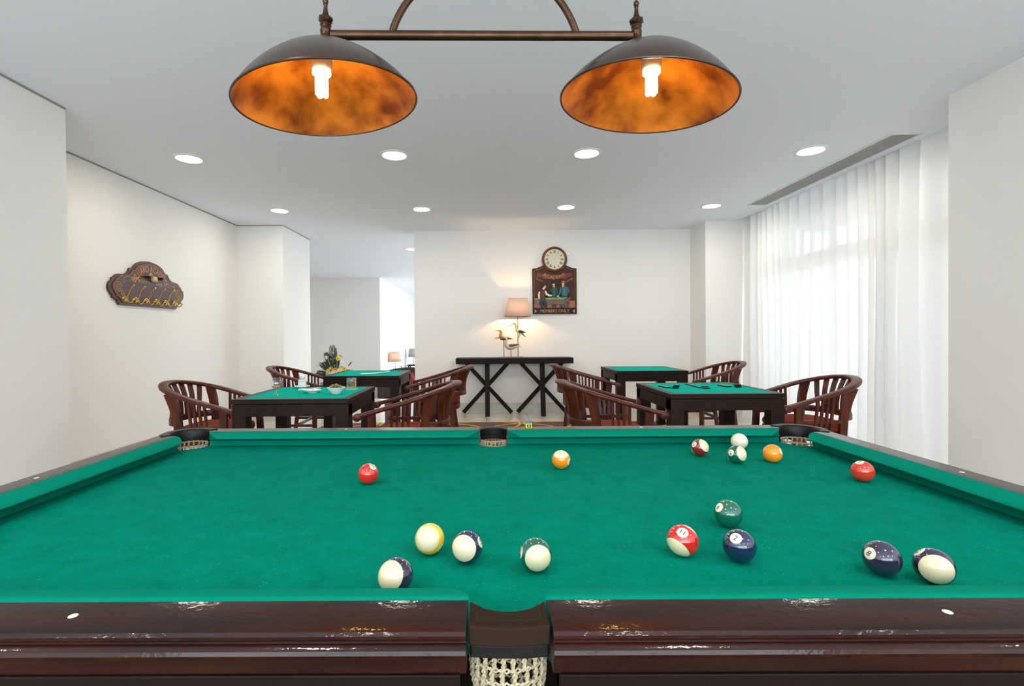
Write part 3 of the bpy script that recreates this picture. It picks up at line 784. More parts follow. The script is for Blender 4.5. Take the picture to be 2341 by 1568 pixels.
# ------------------------------------------------------------------ chairs
def make_chair():
    t = bpy.data.objects.new('captain_chair', None); COL.objects.link(t)
    def railz(x): return .650 + .195*((.30-x)/.61)**1.08
    def plan(s):   # s in [0,1] from right arm front around the back to left arm front
        # straight arms then semi-ellipse
        La, Rx, Ry = .32, .29, .285
        tot = La*2 + PI*.2875; d = s*tot
        if d < La: return (.30-d, -Ry+.012*(1-d/La)**2*-1)
        if d > tot-La: q = tot-d; return (.30-q, Ry+.012*(1-q/La)**2)
        a = (d-La)/(tot-2*La)*PI; return (-.02-Rx*sin(a), -Ry*cos(a))
    pts = []; sc = []; N = 64
    for k in range(N+1):
        s = k/N; x, y = plan(s); pts.append((x, y, railz(x))); b = sin(PI*s)**2
        sc.append((1+.30*b, 1+.1*b))
    # scrolled ends
    m = M1('chair_wood'); sweep(m, pts, rrect(.050, .030, .4), sc); o = m.obj('top_rail', t, recalc=True, angle=50)
    for sy in (-1, 1):
        x, y, z = pts[0] if sy < 0 else pts[-1]
        g = M1('chair_wood'); My = Matrix.Rotation(PI/2, 3, 'X')
        g.lathe([(.022, -.024), (.0265, -.021), (.0265, .021), (.022, .024)], (x+.012, y, z-.0115), 24, M=My); g.obj('arm_scroll', t, recalc=True)
    # lower band of the back
    zb = .565; Rb, Ryb, xb = .150, .235, -.115
    low = []
    for k in range(25):
        a = PI*k/24; low.append((xb-.13*sin(a), -Ryb*cos(a), zb-.004*sin(a)))
    m = M1('chair_wood'); sweep(m, low, rrect(.024, .050, .2)); m.obj('lower_band', t, recalc=True, angle=50)
    # slats
    for k in range(8):
        a = PI*(.235+.53*k/7); th = a
        tx, ty = -.02-.29*sin(th), -.285*cos(th); tz = railz(tx)-.010
        bx_, by = xb-.13*sin(a), -Ryb*cos(a); P0 = Vector((bx_, by, zb+.01)); P1 = Vector((tx, ty, tz))
        nrm = Vector((-sin(th), -cos(th)*1.0, 0)).normalized(); tan = Vector((-nrm.y, nrm.x, 0))
        g = M1('chair_wood'); rs = []
        for q in range(9):
            f = q/8; p = P0.lerp(P1, f) - nrm*(.020*sin(PI*f)) ; w = .0135+.004*f; th_ = .007
            rs.append([p + tan*w + nrm*th_, p - tan*w + nrm*th_, p - tan*w - nrm*th_, p + tan*w - nrm*th_])
        g.rings(rs); g.obj('slat', t, recalc=True)
    for sy in (-1, 1):
        # stile = rear leg
        g = M1('chair_wood'); prof = [(-.155, 0, .018), (-.125, .25, .020), (-.105, .42, .024), (-.108, .56, .027), (-.128, .68, .031), (-.155, railz(-.155)-.012, .034)]
        g.rings([[(x-w, sy*(yy-.014), z), (x+w, sy*(yy-.014), z), (x+w, sy*(yy+.014), z), (x-w, sy*(yy+.014), z)] for (x, z, w), yy in zip(prof, (.235, .236, .238, .243, .252, .262))])
        g.obj('stile', t, recalc=True, bevel=.003)
        g = M1('chair_wood'); zt = railz(.225)-.010
        g.rings([[(x-w, sy*(y-.016), z), (x+w, sy*(y-.016), z), (x+w, sy*(y+.016), z), (x-w, sy*(y+.016), z)] for x, y, z, w in ((.232, .262, 0, .018), (.235, .264, .38, .023), (.222, .275, .52, .023), (.225, .286, zt, .026))])
        g.obj('leg', t, recalc=True, bevel=.003)
        for k in range(4):
            x = .065 - .036*k + .03; g = M1('chair_wood'); zt = railz(x)-.010
            g.rings([[(x_-.008, sy*(y-.007), z), (x_+.008, sy*(y-.007), z), (x_+.008, sy*(y+.007), z), (x_-.008, sy*(y+.007), z)] for x_, y, z in ((x+.01, .258, .41), (x, .286, zt))]); g.obj('spindle', t, recalc=True)
        g = M1('chair_wood'); g.box(-.105, .225, sy*.2625-.009, sy*.2625+.009, .522, .546); g.obj('side_stretcher', t, recalc=True)
        g = M1('chair_wood'); g.box(-.13, .23, sy*.250-.010, sy*.250+.010, .20, .228); g.obj('stretcher', t, recalc=True)
    M1('chair_wood').box(-.010+.04, .010+.04, -.245, .245, .20, .226).obj('stretcher', t, recalc=True)
    # seat
    out = []
    for k in range(40):
        a = 2*PI*k/40; ex = abs(cos(a))**.62*(1 if cos(a) > 0 else -1); ey = abs(sin(a))**.62*(1 if sin(a) > 0 else -1)
        out.append((.035+.225*ex, .235*ey))
    M1('chair_wood').prism(out, .385, .445).obj('seat', t, recalc=True, bevel=.004)
    c_ = M1('red_cushion'); lay = [(.90, .4475), (.965, .452), (1.0, .468), (1.0, .488), (.96, .505), (.86, .516), (.6, .524), (.3, .527), (.02, .528)]
    rs = []
    for s, z in lay:
        rs.append([(.035+(x-.035)*s, y*s, z + (.002*sin(k*1.9) if .9 < s else 0)) for k, (x, y) in enumerate(out)])
    c_.rings(rs); cu = c_.obj('seat_cushion', t, recalc=True, angle=80)
    M1('cushion_under').prism([(.035+(x-.035)*.9, y*.9) for x, y in out], .4455, .4476).obj('cushion_base', cu, recalc=True)
    return t
C0 = make_chair(); CG = 'captain chairs around the card tables'
chairs = [(-2.14, 3.90, 0, 'wooden captain chair left of the drinks table, nearest the left wall'),
          (-.545, 3.715, PI, 'wooden captain chair with its arms against the right side of the drinks table'),
          (-2.11, 5.68, 0, 'wooden captain chair between the left column and the paper topped card table'),
          (-.495, 5.57, PI, 'wooden captain chair in front of the left half of the console table'),
          (.885, 3.74, 0, 'wooden captain chair with its arms reaching the left side of the domino table'),
          (2.525, 3.96, PI, 'wooden captain chair right of the domino table, against the curtain'),
          (1.085, 5.68, 0, 'wooden captain chair with red cushion behind the one left of the domino table'),
          (2.70, 5.97, PI, 'wooden captain chair right of the empty card table')]
for i, (x, y, r, lb) in enumerate(chairs):
    o = C0 if i == 0 else dup(C0); o.location = (x, y, .004); o.scale = (1.07, 1.04, .985); o.rotation_euler = (0, 0, r); tag(o, lb, 'chair', CG)

# ------------------------------------------------------------------ things on the tables
# brandy snifter
sn = thing('brandy_snifter', 'stemmed brandy glass with a little amber brandy on the drinks table', 'glass', (-1.562, 3.719, TZ))
M1('thin_glass').lathe([(.0005, .0015), (.030, .002), (.034, .001), (.034, .003), (.018, .007), (.006, .016), (.0045, .030), (.005, .038), (.013, .044), (.028, .055), (.0385, .072), (.040, .088), (.036, .105), (.029, .122), (.026, .130)], n=36, cap=False).obj('glass', sn)
M1('cognac').lathe([(.003, .0405), (.013, .0455), (.027, .0562), (.034, .0665), (.001, .0665)], n=32).obj('brandy', sn, recalc=True, label='amber brandy')
# cup on saucer
sc_ = thing('saucer', 'white saucer under the white cup on the drinks table', 'saucer', (-1.532, 4.16, TZ))
M1('porcelain').lathe([(.001, .004), (.026, .003), (.028, 0), (.031, 0), (.034, .006), (.055, .014), (.062, .019), (.062, .021), (.034, .010), (.001, .0065)], n=40).obj('dish', sc_, recalc=True)
cu = thing('white_cup', 'straight sided white porcelain cup with a thin green line on a saucer', 'cup', (-1.532, 4.16, TZ+.0095))
M1('porcelain').lathe([(.001, 0), (.030, 0), (.0335, .004), (.0335, .058), (.0315, .060), (.0305, .058), (.0305, .006), (.001, .004)], n=36).obj('body', cu, recalc=True)
M1('green_paint').lathe([(.0337, .0525), (.0338, .0535), (.0337, .0545)], n=36, cap=False).obj('green_line', cu)
tg = thing('toothpick_glass', 'small clear glass of toothpicks standing behind the white cup', 'glass', (-1.568, 4.262, TZ))
M1('thin_glass').lathe([(.001, .002), (.024, .002), (.027, .006), (.029, .092), (.0275, .092), (.025, .008)], n=28, cap=False).obj('glass', tg)
for k in range(12):
    a = k*2.4; r_ = .018*sqrt((k+.5)/12); m = M1('toothpick'); m.tube([(r_*cos(a)*.8, r_*sin(a)*.8, .004), (r_*cos(a+.4)*1.2, r_*sin(a+.4)*1.2, .078)], .001, 5); m.obj('toothpick', tg)
# plate with napkin
pl = thing('side_plate', 'small white footed plate carrying a folded napkin', 'plate', (-1.335, 3.841, TZ))
M1('porcelain').lathe([(.001, .004), (.030, .004), (.032, 0), (.036, 0), (.038, .006), (.058, .014), (.066, .021), (.065, .0225), (.040, .0115), (.001, .009)], n=40).obj('dish', pl, recalc=True)
m = M1('paper'); n = 14; 
for i in range(n+1):
    t = i/n; x = -.105+.165*t; z = .024 + .010*t*t + .002*sin(t*9)
    w0 = .020+.028*sin(PI*min(1, t*1.2)); 
    m.v += [(x, -w0*.9, z+.003*t), (x, w0*.6, z+.004), (x, w0*.6, z+.0055), (x, -w0*.9, z+.0045+.003*t)]
for i in range(n):
    for j in range(4): a = i*4; m.face((a+j, a+(j+1) % 4, a+4+(j+1) % 4, a+4+j))
m.face((3, 2, 1, 0)); m.face((n*4, n*4+1, n*4+2, n*4+3))
tag(m.obj('paper_napkin', loc=(-1.335, 3.841, TZ-.001), rot=(0, 0, .12), recalc=True), 'folded white paper napkin lying on the small plate', 'napkin')
# bowl with olives
bw = M1('porcelain').lathe([(.001, .004), (.026, .004), (.028, 0), (.032, .001), (.048, .022), (.064, .044), (.0675, .050), (.0655, .051), (.046, .027), (.028, .008), (.001, .007)], n=44).obj('olive_bowl', loc=(-1.127, 3.752, TZ), recalc=True)
tag(bw, 'white flared porcelain bowl filled with green olives', 'bowl')
ov = M1('olive_green').sphere((0, 0, 0), .0115, 14, 9, (1, 1, 1.18)).mesh('olive', 180)
oc = [(0, 0, .030), (.022, 0, .031), (-.022, .002, .031), (0, .024, .031), (0, -.024, .031), (.038, .008, .043), (-.038, .006, .043), (.024, .03, .043), (-.022, .032, .043), (.026, -.028, .043), (-.024, -.028, .043), (.002, -.040, .044), (.012, .010, .050), (-.014, .006, .050), (.002, -.016, .051), (.034, -.008, .056), (-.036, -.010, .055), (.0, .0, .066), (.020, -.014, .062), (-.020, -.012, .063)]
for k, (x, y, z) in enumerate(oc):
    o = bpy.data.objects.new('olive', ov); COL.objects.link(o); o.location = (-1.127+x, 3.752+y, TZ+z); o.rotation_euler = (k*1.1, k*.7, k)
    tag(o, 'small green olive heaped in the white bowl on the drinks table', 'olive', 'olives in the white bowl')
# tumbler
cs = M1('paper').lathe([(.001, 0), (.046, 0), (.047, .0008), (.046, .0015), (.001, .0015)], n=32).obj('paper_coaster', loc=(-1.094, 4.066, TZ), recalc=True)
tag(cs, 'round white paper coaster under the whisky tumbler', 'coaster')
tm = thing('whisky_tumbler', 'straight glass tumbler half full of whisky and ice on a coaster', 'glass', (-1.094, 4.066, TZ+.0016))
M1('thin_glass').lathe([(.001, .001), (.038, .001), (.040, .004), (.0405, .092), (.0385, .092), (.038, .018), (.001, .016)], n=40, cap=False).obj('glass', tm)
M1('whisky').lathe([(.001, .0185), (.0372, .0185), (.0374, .058), (.001, .058)], n=36).obj('whisky', tm, recalc=True, label='pale brown whisky')
for k, (x, y, z, r_) in enumerate(((.010, -.010, .050, .4), (-.014, .006, .052, 1.0))):
    M1('ice').box(-.012, .012, -.012, .012, -.012, .012).obj('ice_cube', tm, (x, y, z), (.3+k, .2, r_), bevel=.003)
# folded paper on the far left table
m = M1('paper'); n = 20
for i in range(n+1):
    t = i/n; x = -.165+.33*t; y = .03*sin(t*PI)*-1 + .12*(t-.5)*.5; z = .0012+.012*max(0, t-.45)**1.3*2; w0 = .012+.022*sin(PI*min(1, .15+t*.9))
    m.v += [(x, y-w0, z), (x, y+w0, z+.002), (x, y+w0, z+.004), (x, y-w0, z+.002)]
for i in range(n):
    for j in range(4): a = i*4; m.face((a+j, a+(j+1) % 4, a+4+(j+1) % 4, a+4+j))
m.face((3, 2, 1, 0)); m.face((n*4, n*4+1, n*4+2, n*4+3))
tag(m.obj('folded_paper', loc=(-1.27, 5.73, TZ), rot=(0, 0, .25), recalc=True), 'long curled white paper slip lying on the card table near the flowers', 'paper')
# dominoes
dm = M1('black_tile').box(-.012, .012, -.024, .024, 0, .009); dme = dm.mesh('domino')
DG = {'l': ('black domino in the row standing nearest the left edge of the domino table', 'dominoes in the left hand'),
      'c': ('black domino in the long chain down the middle of the domino table', 'dominoes in the played chain'),
      'r': ('black domino in the row at the right side of the domino table', 'dominoes in the right hand'),
      'ls': ('black domino in the small loose pile beside the left row', 'dominoes piled on the left'),
      'rs': ('black domino in the small loose pile beside the right row', 'dominoes piled on the right')}
dom = []
for k in range(5): dom.append(('l', 1.438+.003*k, 4.10-.0265*k, 0, PI/2))
for k in range(6): dom.append(('c', 1.700, 4.236-.050*k, 0, 0))
dom.append(('c', 1.728, 3.962-.036, 0, PI/2)); dom.append(('c', 1.764, 4.035, 0, PI/2))
for k in range(5): dom.append(('r', 1.938+.003*k, 4.14-.0265*k, 0, PI/2))
for k in range(3): dom.append(('ls', 1.490+.008*k, 3.945+.006*k, .0092*k, PI/2+.25*k)); dom.append(('rs', 2.010-.006*k, 3.995-.004*k, .0092*k, PI/2+.35-.2*k))
_cnt = {}
ORD = ['farthest', 'second farthest', 'third', 'fourth', 'fifth', 'sixth', 'turned nearest', 'separate']
def dom_label(g):
    k = _cnt.get(g, 0); _cnt[g] = k+1
    if g == 'l': return 'black domino, %s in the row at the left of the domino table' % (ORD[k] if k < 4 else 'nearest')
    if g == 'r': return 'black domino, %s in the row at the right of the domino table' % (ORD[k] if k < 4 else 'nearest')
    if g == 'c': return ('black domino, %s in the long chain along the middle of the domino table' % ORD[k]) if k < 6 else ('black domino lying crosswise at the near end of the middle chain' if k == 6 else 'black domino lying alone just right of the middle chain')
    lv = ['bottom', 'middle', 'top'][k]
    return 'black domino, %s of the small pile beside the %s row' % (lv, 'left' if g == 'ls' else 'right')
for g, x, y, z, r in dom:
    o = bpy.data.objects.new('domino', dme); COL.objects.link(o); o.location = (x, y, TZ+z); o.rotation_euler = (0, 0, r)
    mo = o.modifiers.new('bevel', 'BEVEL'); mo.width = .001; mo.segments = 2; tag(o, dom_label(g), 'domino', DG[g][1])

# ------------------------------------------------------------------ console table, bird lamp
CN = thing('console_table', 'dark wood console table with crossed legs against the back wall', 'table', (.4145, 7.35, 0))
cz1, cz0 = .843, .760
M1('console_wood').box(-.847, .847, -.15, .175, cz0, cz1).obj('top', CN, bevel=.004, recalc=True)
def beam(m, p, q, w, d):
    p, q = Vector(p), Vector(q); t = (q-p).normalized(); y = Vector((0, 1, 0)); s = t.cross(y).normalized(); n = s.cross(t).normalized()
    m.rings([[c_+s*a*w/2+n*b*d/2 for a, b in ((1, 1), (-1, 1), (-1, -1), (1, -1))] for c_ in (p, q)])
for cx in (-.394, .412):
    for dx0, dx1 in ((-.385, .385), (.385, -.385)):
        m = M1('console_wood'); yy = .10 if dx0 < 0 else .055
        beam(m, (cx+dx0*.93-(0), yy, .028), (cx+dx1*.80, yy, cz0), .056, .042); m.obj('cross_leg', CN, recalc=True, bevel=.002)
    m = M1('console_wood'); m.rings([[(cx-.034, y-.025, z), (cx+.034, y-.025, z), (cx+.034, y+.025, z), (cx-.034, y+.025, z)] for y, z in ((-.125, 0), (.0, cz0))]); m.obj('post', CN, recalc=True, bevel=.002)
BL = thing('bird_table_lamp', 'table lamp with a lit square shade and three carved shore birds on the console', 'lamp', (.37, 7.34, cz1))
M1('rod_metal').box(-.185, .185, -.05, .05, 0, .012).obj('base_plate', BL, bevel=.002)
def bl(zx, zy): return (zx-590)*.000652, (1455-zy)*.000652    # sketch units of the lamp
def rod(x, y, z1, r=.0052):
    m = M1('rod_metal'); m.tube([(x, y, .012), (x, y, z1)], r, 10); m.obj('rod', BL)
rod(bl(750, 0)[0], 0, .615, .0058); rod(bl(432, 0)[0], .01, bl(0, 1050)[1]); rod(bl(590, 0)[0], -.02, bl(0, 1270)[1])
def quadshade(parent, cx, cz, wt, wb, h, d=.72, mat='lit_shade'):
    m = M1(mat); m.rings([[(cx-w/2, -w*d/2, z), (cx+w/2, -w*d/2, z), (cx+w/2, w*d/2, z), (cx-w/2, w*d/2, z)] for w, z in ((wb, cz), (wt, cz+h))], cap=False)
    o = m.obj('lamp_shade', parent, angle=20); mo = o.modifiers.new('s', 'SOLIDIFY'); mo.thickness = .002; return o
quadshade(BL, bl(748, 0)[0], bl(0, 530)[1], .265, .378, .268)
b_ = M1('warm_bulb'); b_.sphere((bl(748, 0)[0], 0, bl(0, 400)[1]), .026, 14, 10, (1, 1, 1.2)); b_.obj('bulb', BL)
def body(mb, pts, yw=.75):
    """pts (zx, zy, half height in sketch units); smooth loft, flattened sideways"""
    P = []
    for i in range(len(pts)-1):
        p0, p1, p2, p3 = pts[max(i-1, 0)], pts[i], pts[i+1], pts[min(i+2, len(pts)-1)]
        for k in range(4):
            t = k/4; P.append(tuple(.5*((2*p1[j])+(-p0[j]+p2[j])*t+(2*p0[j]-5*p1[j]+4*p2[j]-p3[j])*t*t+(-p0[j]+3*p1[j]-3*p2[j]+p3[j])*t**3) for j in range(3)))
    P.append(pts[-1]); rs = []; n = 14
    C = [Vector((bl(a, b)[0], 0, bl(a, b)[1])) for a, b, c in P]
    for i, (a, b, c) in enumerate(P):
        t = (C[min(i+1, len(P)-1)] - C[max(i-1, 0)]).normalized(); u = Vector((0, 1, 0)).cross(t)
        r = max(c, 1)*.000652; rs.append([C[i] + u*cos(2*PI*k/n)*r + Vector((0, 1, 0))*sin(2*PI*k/n)*r*yw for k in range(n)])
    mb.rings(rs)
def bird(y, parts):
    r = bpy.data.objects.new('bird', None); COL.objects.link(r); r.parent = BL; r.location = (0, y, 0)
    for nm, mat, pts, yw in parts:
        m = M1(mat)
        for q in (pts if isinstance(pts[0], list) else [pts]): body(m, q, yw)
        m.obj(nm, r, recalc=True, angle=80)
bird(0, [('body', 'bird_cream', [(645, 690, 6), (665, 690, 20), (690, 700, 26), (705, 740, 22), (712, 790, 20), (728, 840, 34), (775, 865, 44), (830, 880, 34), (880, 905, 10)], .7),
         ('crown', 'bird_orange', [(640, 692, 4), (662, 676, 10), (690, 675, 10), (708, 690, 4)], 1.3),
         ('wing', 'bird_slate', [(755, 830, 6), (775, 850, 34), (815, 868, 38), (870, 882, 24), (930, 892, 3)], 1.35),
         ('tail', 'bird_brown', [(815, 895, 12), (860, 935, 14), (930, 1000, 3)], .6),
         ('beak', 'rod_metal', [(650, 695, 7), (560, 742, 5), (480, 780, 2)], .8),
         ('leg', 'rod_metal', [[(800, 900, 6), (795, 945, 5), (768, 1010, 5)], [(790, 900, 6), (775, 960, 5), (765, 1020, 5)]], .8)])
bird(.01, [('body', 'bird_orange', [(318, 850, 8), (345, 850, 24), (372, 870, 26), (365, 920, 34), (370, 975, 46), (420, 1010, 46), (490, 1015, 40), (560, 1025, 22), (600, 1035, 8)], .7),
           ('beak', 'bird_brown', [(325, 846, 8), (290, 845, 6), (245, 842, 2)], .8),
           ('wing', 'bird_brown', [[(345, 1030, 12), (400, 1038, 26), (470, 1035, 24), (560, 1020, 14), (635, 1042, 4)], [(340, 1005, 10), (280, 1010, 9), (220, 1025, 3)]], 1.4)])
bird(-.02, [('body', 'bird_grey', [(425, 1005, 12), (450, 1000, 26), (480, 1010, 28), (492, 1050, 22), (480, 1100, 26), (485, 1165, 44), (540, 1215, 58), (620, 1220, 50), (720, 1200, 26), (820, 1215, 4)], .7),
            ('beak', 'bird_orange', [(430, 1000, 9), (400, 985, 6), (385, 975, 3)], .8),
            ('wing', 'bird_wing', [(530, 1180, 8), (560, 1185, 34), (630, 1178, 32), (710, 1165, 18), (780, 1158, 3)], 1.4)])

# ------------------------------------------------------------------ academy sign with clock
SX, SY, SZ = 1.038, 7.535, 2.30     # clock centre on the wall
def sgn_(zx, zy): return (zx-626)*.000713, (356-zy)*.000713
SG_ = thing('clock_sign', 'brown pub sign with a round clock on top and relief billiard players', 'sign', (SX, SY, SZ))
pts = [sgn_(168, 1500), sgn_(1090, 1500), sgn_(1090, 545)]
for k in range(1, 9): t = k/8; pts.append(sgn_(1090-230*t, 545-75*t*t))
for k in range(13): a = math.radians(-25+230*k/12); x, y = .190*cos(a), .17*sin(a); pts.append((x, y))
pts += [(-p[0]+2*0, p[1]) for p in reversed(pts[3:11])]
pts = pts[:2] + pts[2:11] + [(.12*cos(math.radians(a)), .12*sin(math.radians(a))) for a in (10, 60, 120, 170)] + [(-(x+.0)+.0027*0, y) for x, y in reversed(pts[2:11])]
Mf = Matrix(((1, 0, 0), (0, 0, -1), (0, 1, 0)))     # plan xy -> wall xz, extrude towards -y
m = M1('sign_edge'); m.prism(pts, 0, .026, Mf); m.obj('board_edge', SG_, recalc=True, bevel=.004)
ins = [(x*.955, -.475+(y+.475)*.965) for x, y in pts]
m = M1('sign_brown'); m.prism(ins, .020, .0275, Mf); m.obj('board_face', SG_, recalc=True)
def strip(m, line, w=.0022, z=.0285, closed=False):
    m.tube([Mf @ Vector((x, y, z)) for x, y in line], w, 6, closed=closed)
m = M1('gold_paint')
r_in = [sgn_(1055, 1360), sgn_(1055, 575)] + [sgn_(1055-195*t, 575-62*t*t) for t in (.25, .5, .75, 1)]
strip(m, r_in, .0022); strip(m, [(-x, y) for x, y in r_in], .0022); m.obj('gold_outline', SG_)
a0, b0 = sgn_(185, 1378); a1, b1 = sgn_(1088, 1495)
m = M1('sign_edge'); m.box(a0, a1, -.034, -.026, b1, b0); m.obj('name_band', SG_, recalc=True, bevel=.002)
m = M1('gold_paint')
for s_ in (-1, 1):
    x0 = s_*.300; m.add([Mf @ Vector((x0, sgn_(0, 1400)[1], .0345)), Mf @ Vector((x0, sgn_(0, 1480)[1], .0345)), Mf @ Vector((x0-s_*.035, sgn_(0, 1440)[1], .0345))], [(0, 1, 2)])
m.obj('corner_ornament', SG_)
m = M1('sign_floor'); x0, y0 = sgn_(205, 1225); x1, y1 = sgn_(1045, 1368); m.box(x0, x1, -.0290, -.0272, y1, y0); m.obj('painted_floor', SG_, recalc=True)
m = M1('maroon_paint')
for cx, cy, rx, ry in ((300, 680, 55, 55), (420, 700, 75, 65), (620, 720, 210, 40), (830, 700, 75, 65), (940, 680, 60, 50)):
    x, y = sgn_(cx, cy); m.sphere(tuple(Mf @ Vector((x, y, .0272))), 1, 20, 8, (rx*.000713, .0016, ry*.000713))
m.obj('painted_swag', SG_)
m = M1('gold_paint')
def arcfn(cx, cy, R_, rot=0, z=.0305, up=-1, ys=1.):
    def f(p):
        a = p.x/R_ + rot; r = R_ + up*-p.y*ys if up < 0 else R_ + p.y*ys
        # up<0: letters hang below a centre above (smile curve)
        if up < 0: x = cx + (R_-p.y*ys)*sin(a); y = cy + R_ - (R_-p.y*ys)*cos(a)
        else: x = cx + (R_+p.y*ys)*sin(a); y = cy - R_ + (R_+p.y*ys)*cos(a)
        return Mf @ Vector((x, y, z))
    return f
x, y = sgn_(620, 768); put_text(m, 'ACADEMY', .078, arcfn(x, y, .33, 0, ys=1.0))
x, y = sgn_(312, 800); put_text(m, 'BILLIARD', .030, lambda p, x=x, y=y: Mf @ Vector((x+p.x*.86+p.y*.2, y+p.y-.45*p.x, .0305)))
x, y = sgn_(932, 808); put_text(m, 'SNOOKER', .030, lambda p, x=x, y=y: Mf @ Vector((x+p.x*.86-p.y*.2, y+p.y+.45*p.x, .0305)))
x, y = sgn_(626, 1468); put_text(m, 'MEMBERS ONLY', .066, lambda p, x=x, y=y: Mf @ Vector((x+p.x*.93, y+p.y, .0348)))
m.obj('lettering', SG_)
# relief figures
def rl(zx, zy, z): x, y = sgn_(zx, zy); return Mf @ Vector((x, y, z))
def limb(m, pts, z=.036, fl=.8):
    P = [rl(a, b, z) for a, b, c in pts]; m.tube(P, [c*.000713 for a, b, c in pts], 10)
def blob(m, a, b, ra, rb, z=.036, d=.5): m.sphere(tuple(rl(a, b, z)), 1, 14, 9, (ra*.000713, min(ra, rb)*.000713*d*1.4, rb*.000713))
tb = M1('red_wood_paint')
tb.prism([sgn_(208, 1195), sgn_(800, 1215), sgn_(965, 1140), sgn_(940, 1215), sgn_(770, 1300), sgn_(740, 1298), sgn_(208, 1280)], .028, .048, Mf)
limb(tb, [(770, 1290, 18), (770, 1320, 30), (760, 1345, 22), (770, 1365, 14)], .040); limb(tb, [(905, 1240, 16), (915, 1270, 26), (900, 1310, 14), (915, 1360, 16)], .038)
tb.mat('felt_paint'); tb.prism([sgn_(208, 1170), sgn_(205, 1194), sgn_(800, 1204), sgn_(900, 1150), sgn_(700, 1150)], .040, .0495, Mf)
tb.mat('white_paint'); blob(tb, 727, 1170, 13, 13, .054, 1); blob(tb, 522, 1188, 11, 8, .054, 1); tb.obj('relief_pool_table', SG_, recalc=True, label='small carved billiard table')
f1 = M1('vest_red'); limb(f1, [(375, 985, 30), (372, 1030, 62), (375, 1100, 66), (375, 1170, 56), (372, 1215, 50)], .052)
f1.mat('navy_paint'); limb(f1, [(360, 1205, 48), (350, 1290, 38), (372, 1365, 18)], .050); limb(f1, [(395, 1205, 48), (425, 1290, 32), (455, 1365, 17)], .052)
f1.mat('white_paint'); limb(f1, [(415, 1020, 30), (440, 1080, 30), (500, 1115, 24), (565, 1118, 16)], .062); limb(f1, [(315, 1030, 22), (300, 1090, 28), (300, 1180, 20)], .044); limb(f1, [(365, 970, 26), (410, 985, 22)], .055)
f1.mat('skin_paint'); blob(f1, 408, 935, 32, 42, .060, .8); blob(f1, 440, 940, 9, 10, .060, 1); blob(f1, 588, 1118, 24, 16, .060, .8)
f1.mat('hair_paint'); blob(f1, 388, 912, 38, 38, .056, .8); blob(f1, 372, 945, 20, 28, .056, .8); f1.obj('relief_player', SG_, recalc=True, label='carved player in a vest and white sleeves')
f2 = M1('green_paint'); limb(f2, [(610, 925, 28), (605, 970, 62), (605, 1040, 62), (610, 1140, 62)], .042); limb(f2, [(550, 960, 24), (528, 1030, 24), (590, 1052, 20)], .052); limb(f2, [(660, 960, 24), (675, 1050, 24), (690, 1120, 16)], .050); limb(f2, [(592, 1120, 20), (590, 1230, 18), (588, 1300, 22), (585, 1362, 18)], .036, 1); limb(f2, [(628, 1120, 20), (636, 1230, 18), (640, 1300, 20), (640, 1362, 18)], .036)
f2.mat('white_paint'); blob(f2, 607, 940, 20, 22, .056, .8)
f2.mat('vest_red'); blob(f2, 610, 1000, 26, 60, .052, .9)
f2.mat('skin_paint'); blob(f2, 602, 890, 30, 38, .050, .8); blob(f2, 608, 1045, 26, 18, .060, .8)
f2.mat('hair_paint'); blob(f2, 602, 862, 42, 8, .052, 2); blob(f2, 604, 842, 30, 26, .050, .8); f2.obj('relief_player', SG_, recalc=True, label='carved player in a green coat and bowler hat')
f3 = M1('teal_paint'); limb(f3, [(810, 905, 28), (820, 950, 76), (822, 1040, 78), (825, 1130, 70)], .044); limb(f3, [(755, 950, 26), (735, 1050, 24), (705, 1115, 20)], .054); limb(f3, [(890, 950, 28), (912, 1040, 28), (850, 1090, 24)], .056); limb(f3, [(805, 1110, 22), (802, 1200, 18), (800, 1280, 24), (800, 1362, 20)], .036); limb(f3, [(840, 1110, 22), (845, 1200, 18), (845, 1270, 24), (850, 1360, 20)], .036)
f3.mat('orange_vest'); blob(f3, 800, 1020, 36, 78, .056, .9)
f3.mat('white_paint'); blob(f3, 798, 940, 24, 36, .062, .8)
f3.mat('skin_paint'); blob(f3, 797, 885, 32, 40, .056, .8); blob(f3, 690, 1135, 26, 20, .060, .9); blob(f3, 820, 1092, 26, 18, .068, .8)
f3.mat('orange_vest'); blob(f3, 797, 856, 50, 9, .058, 2); blob(f3, 800, 832, 32, 22, .056, .8); f3.obj('relief_player', SG_, recalc=True, label='carved player in a blue coat and straw hat')
# clock
M1('frame_mahogany').lathe([(.190, .020), (.190, .045), (.183, .058), (.172, .064), (.160, .060), (.155, .052), (.155, .020)], n=64, M=Mf).obj('clock_rim', SG_, recalc=True)
M1('gold_rim').lathe([(.1555, .050), (.153, .053), (.150, .046)], n=64, cap=False, M=Mf).obj('clock_bezel', SG_)
M1('cream_dial').lathe([(.152, .040), (.152, .046), (.001, .046)], n=64, M=Mf).obj('dial', SG_, recalc=True)
m = M1('numeral_black')
for k, s_ in enumerate(('XII', 'I', 'II', 'III', 'IIII', 'V', 'VI', 'VII', 'VIII', 'IX', 'X', 'XI')):
    a = -2*PI*k/12
    def fn(p, a=a):
        x, y = p.x*.62, p.y*1.05+.095; return Mf @ Vector((x*cos(a)-y*sin(a), x*sin(a)+y*cos(a), .0466))
    put_text(m, s_, .050, fn, .0016)
m.sphere(tuple(Mf @ Vector((0, 0, .046))), .005, 10, 6); m.box(-.016, .016, -.0466, -.0462, .034, .0352); m.box(-.012, .012, -.0466, -.0462, .029, .0302); m.obj('numerals', SG_)

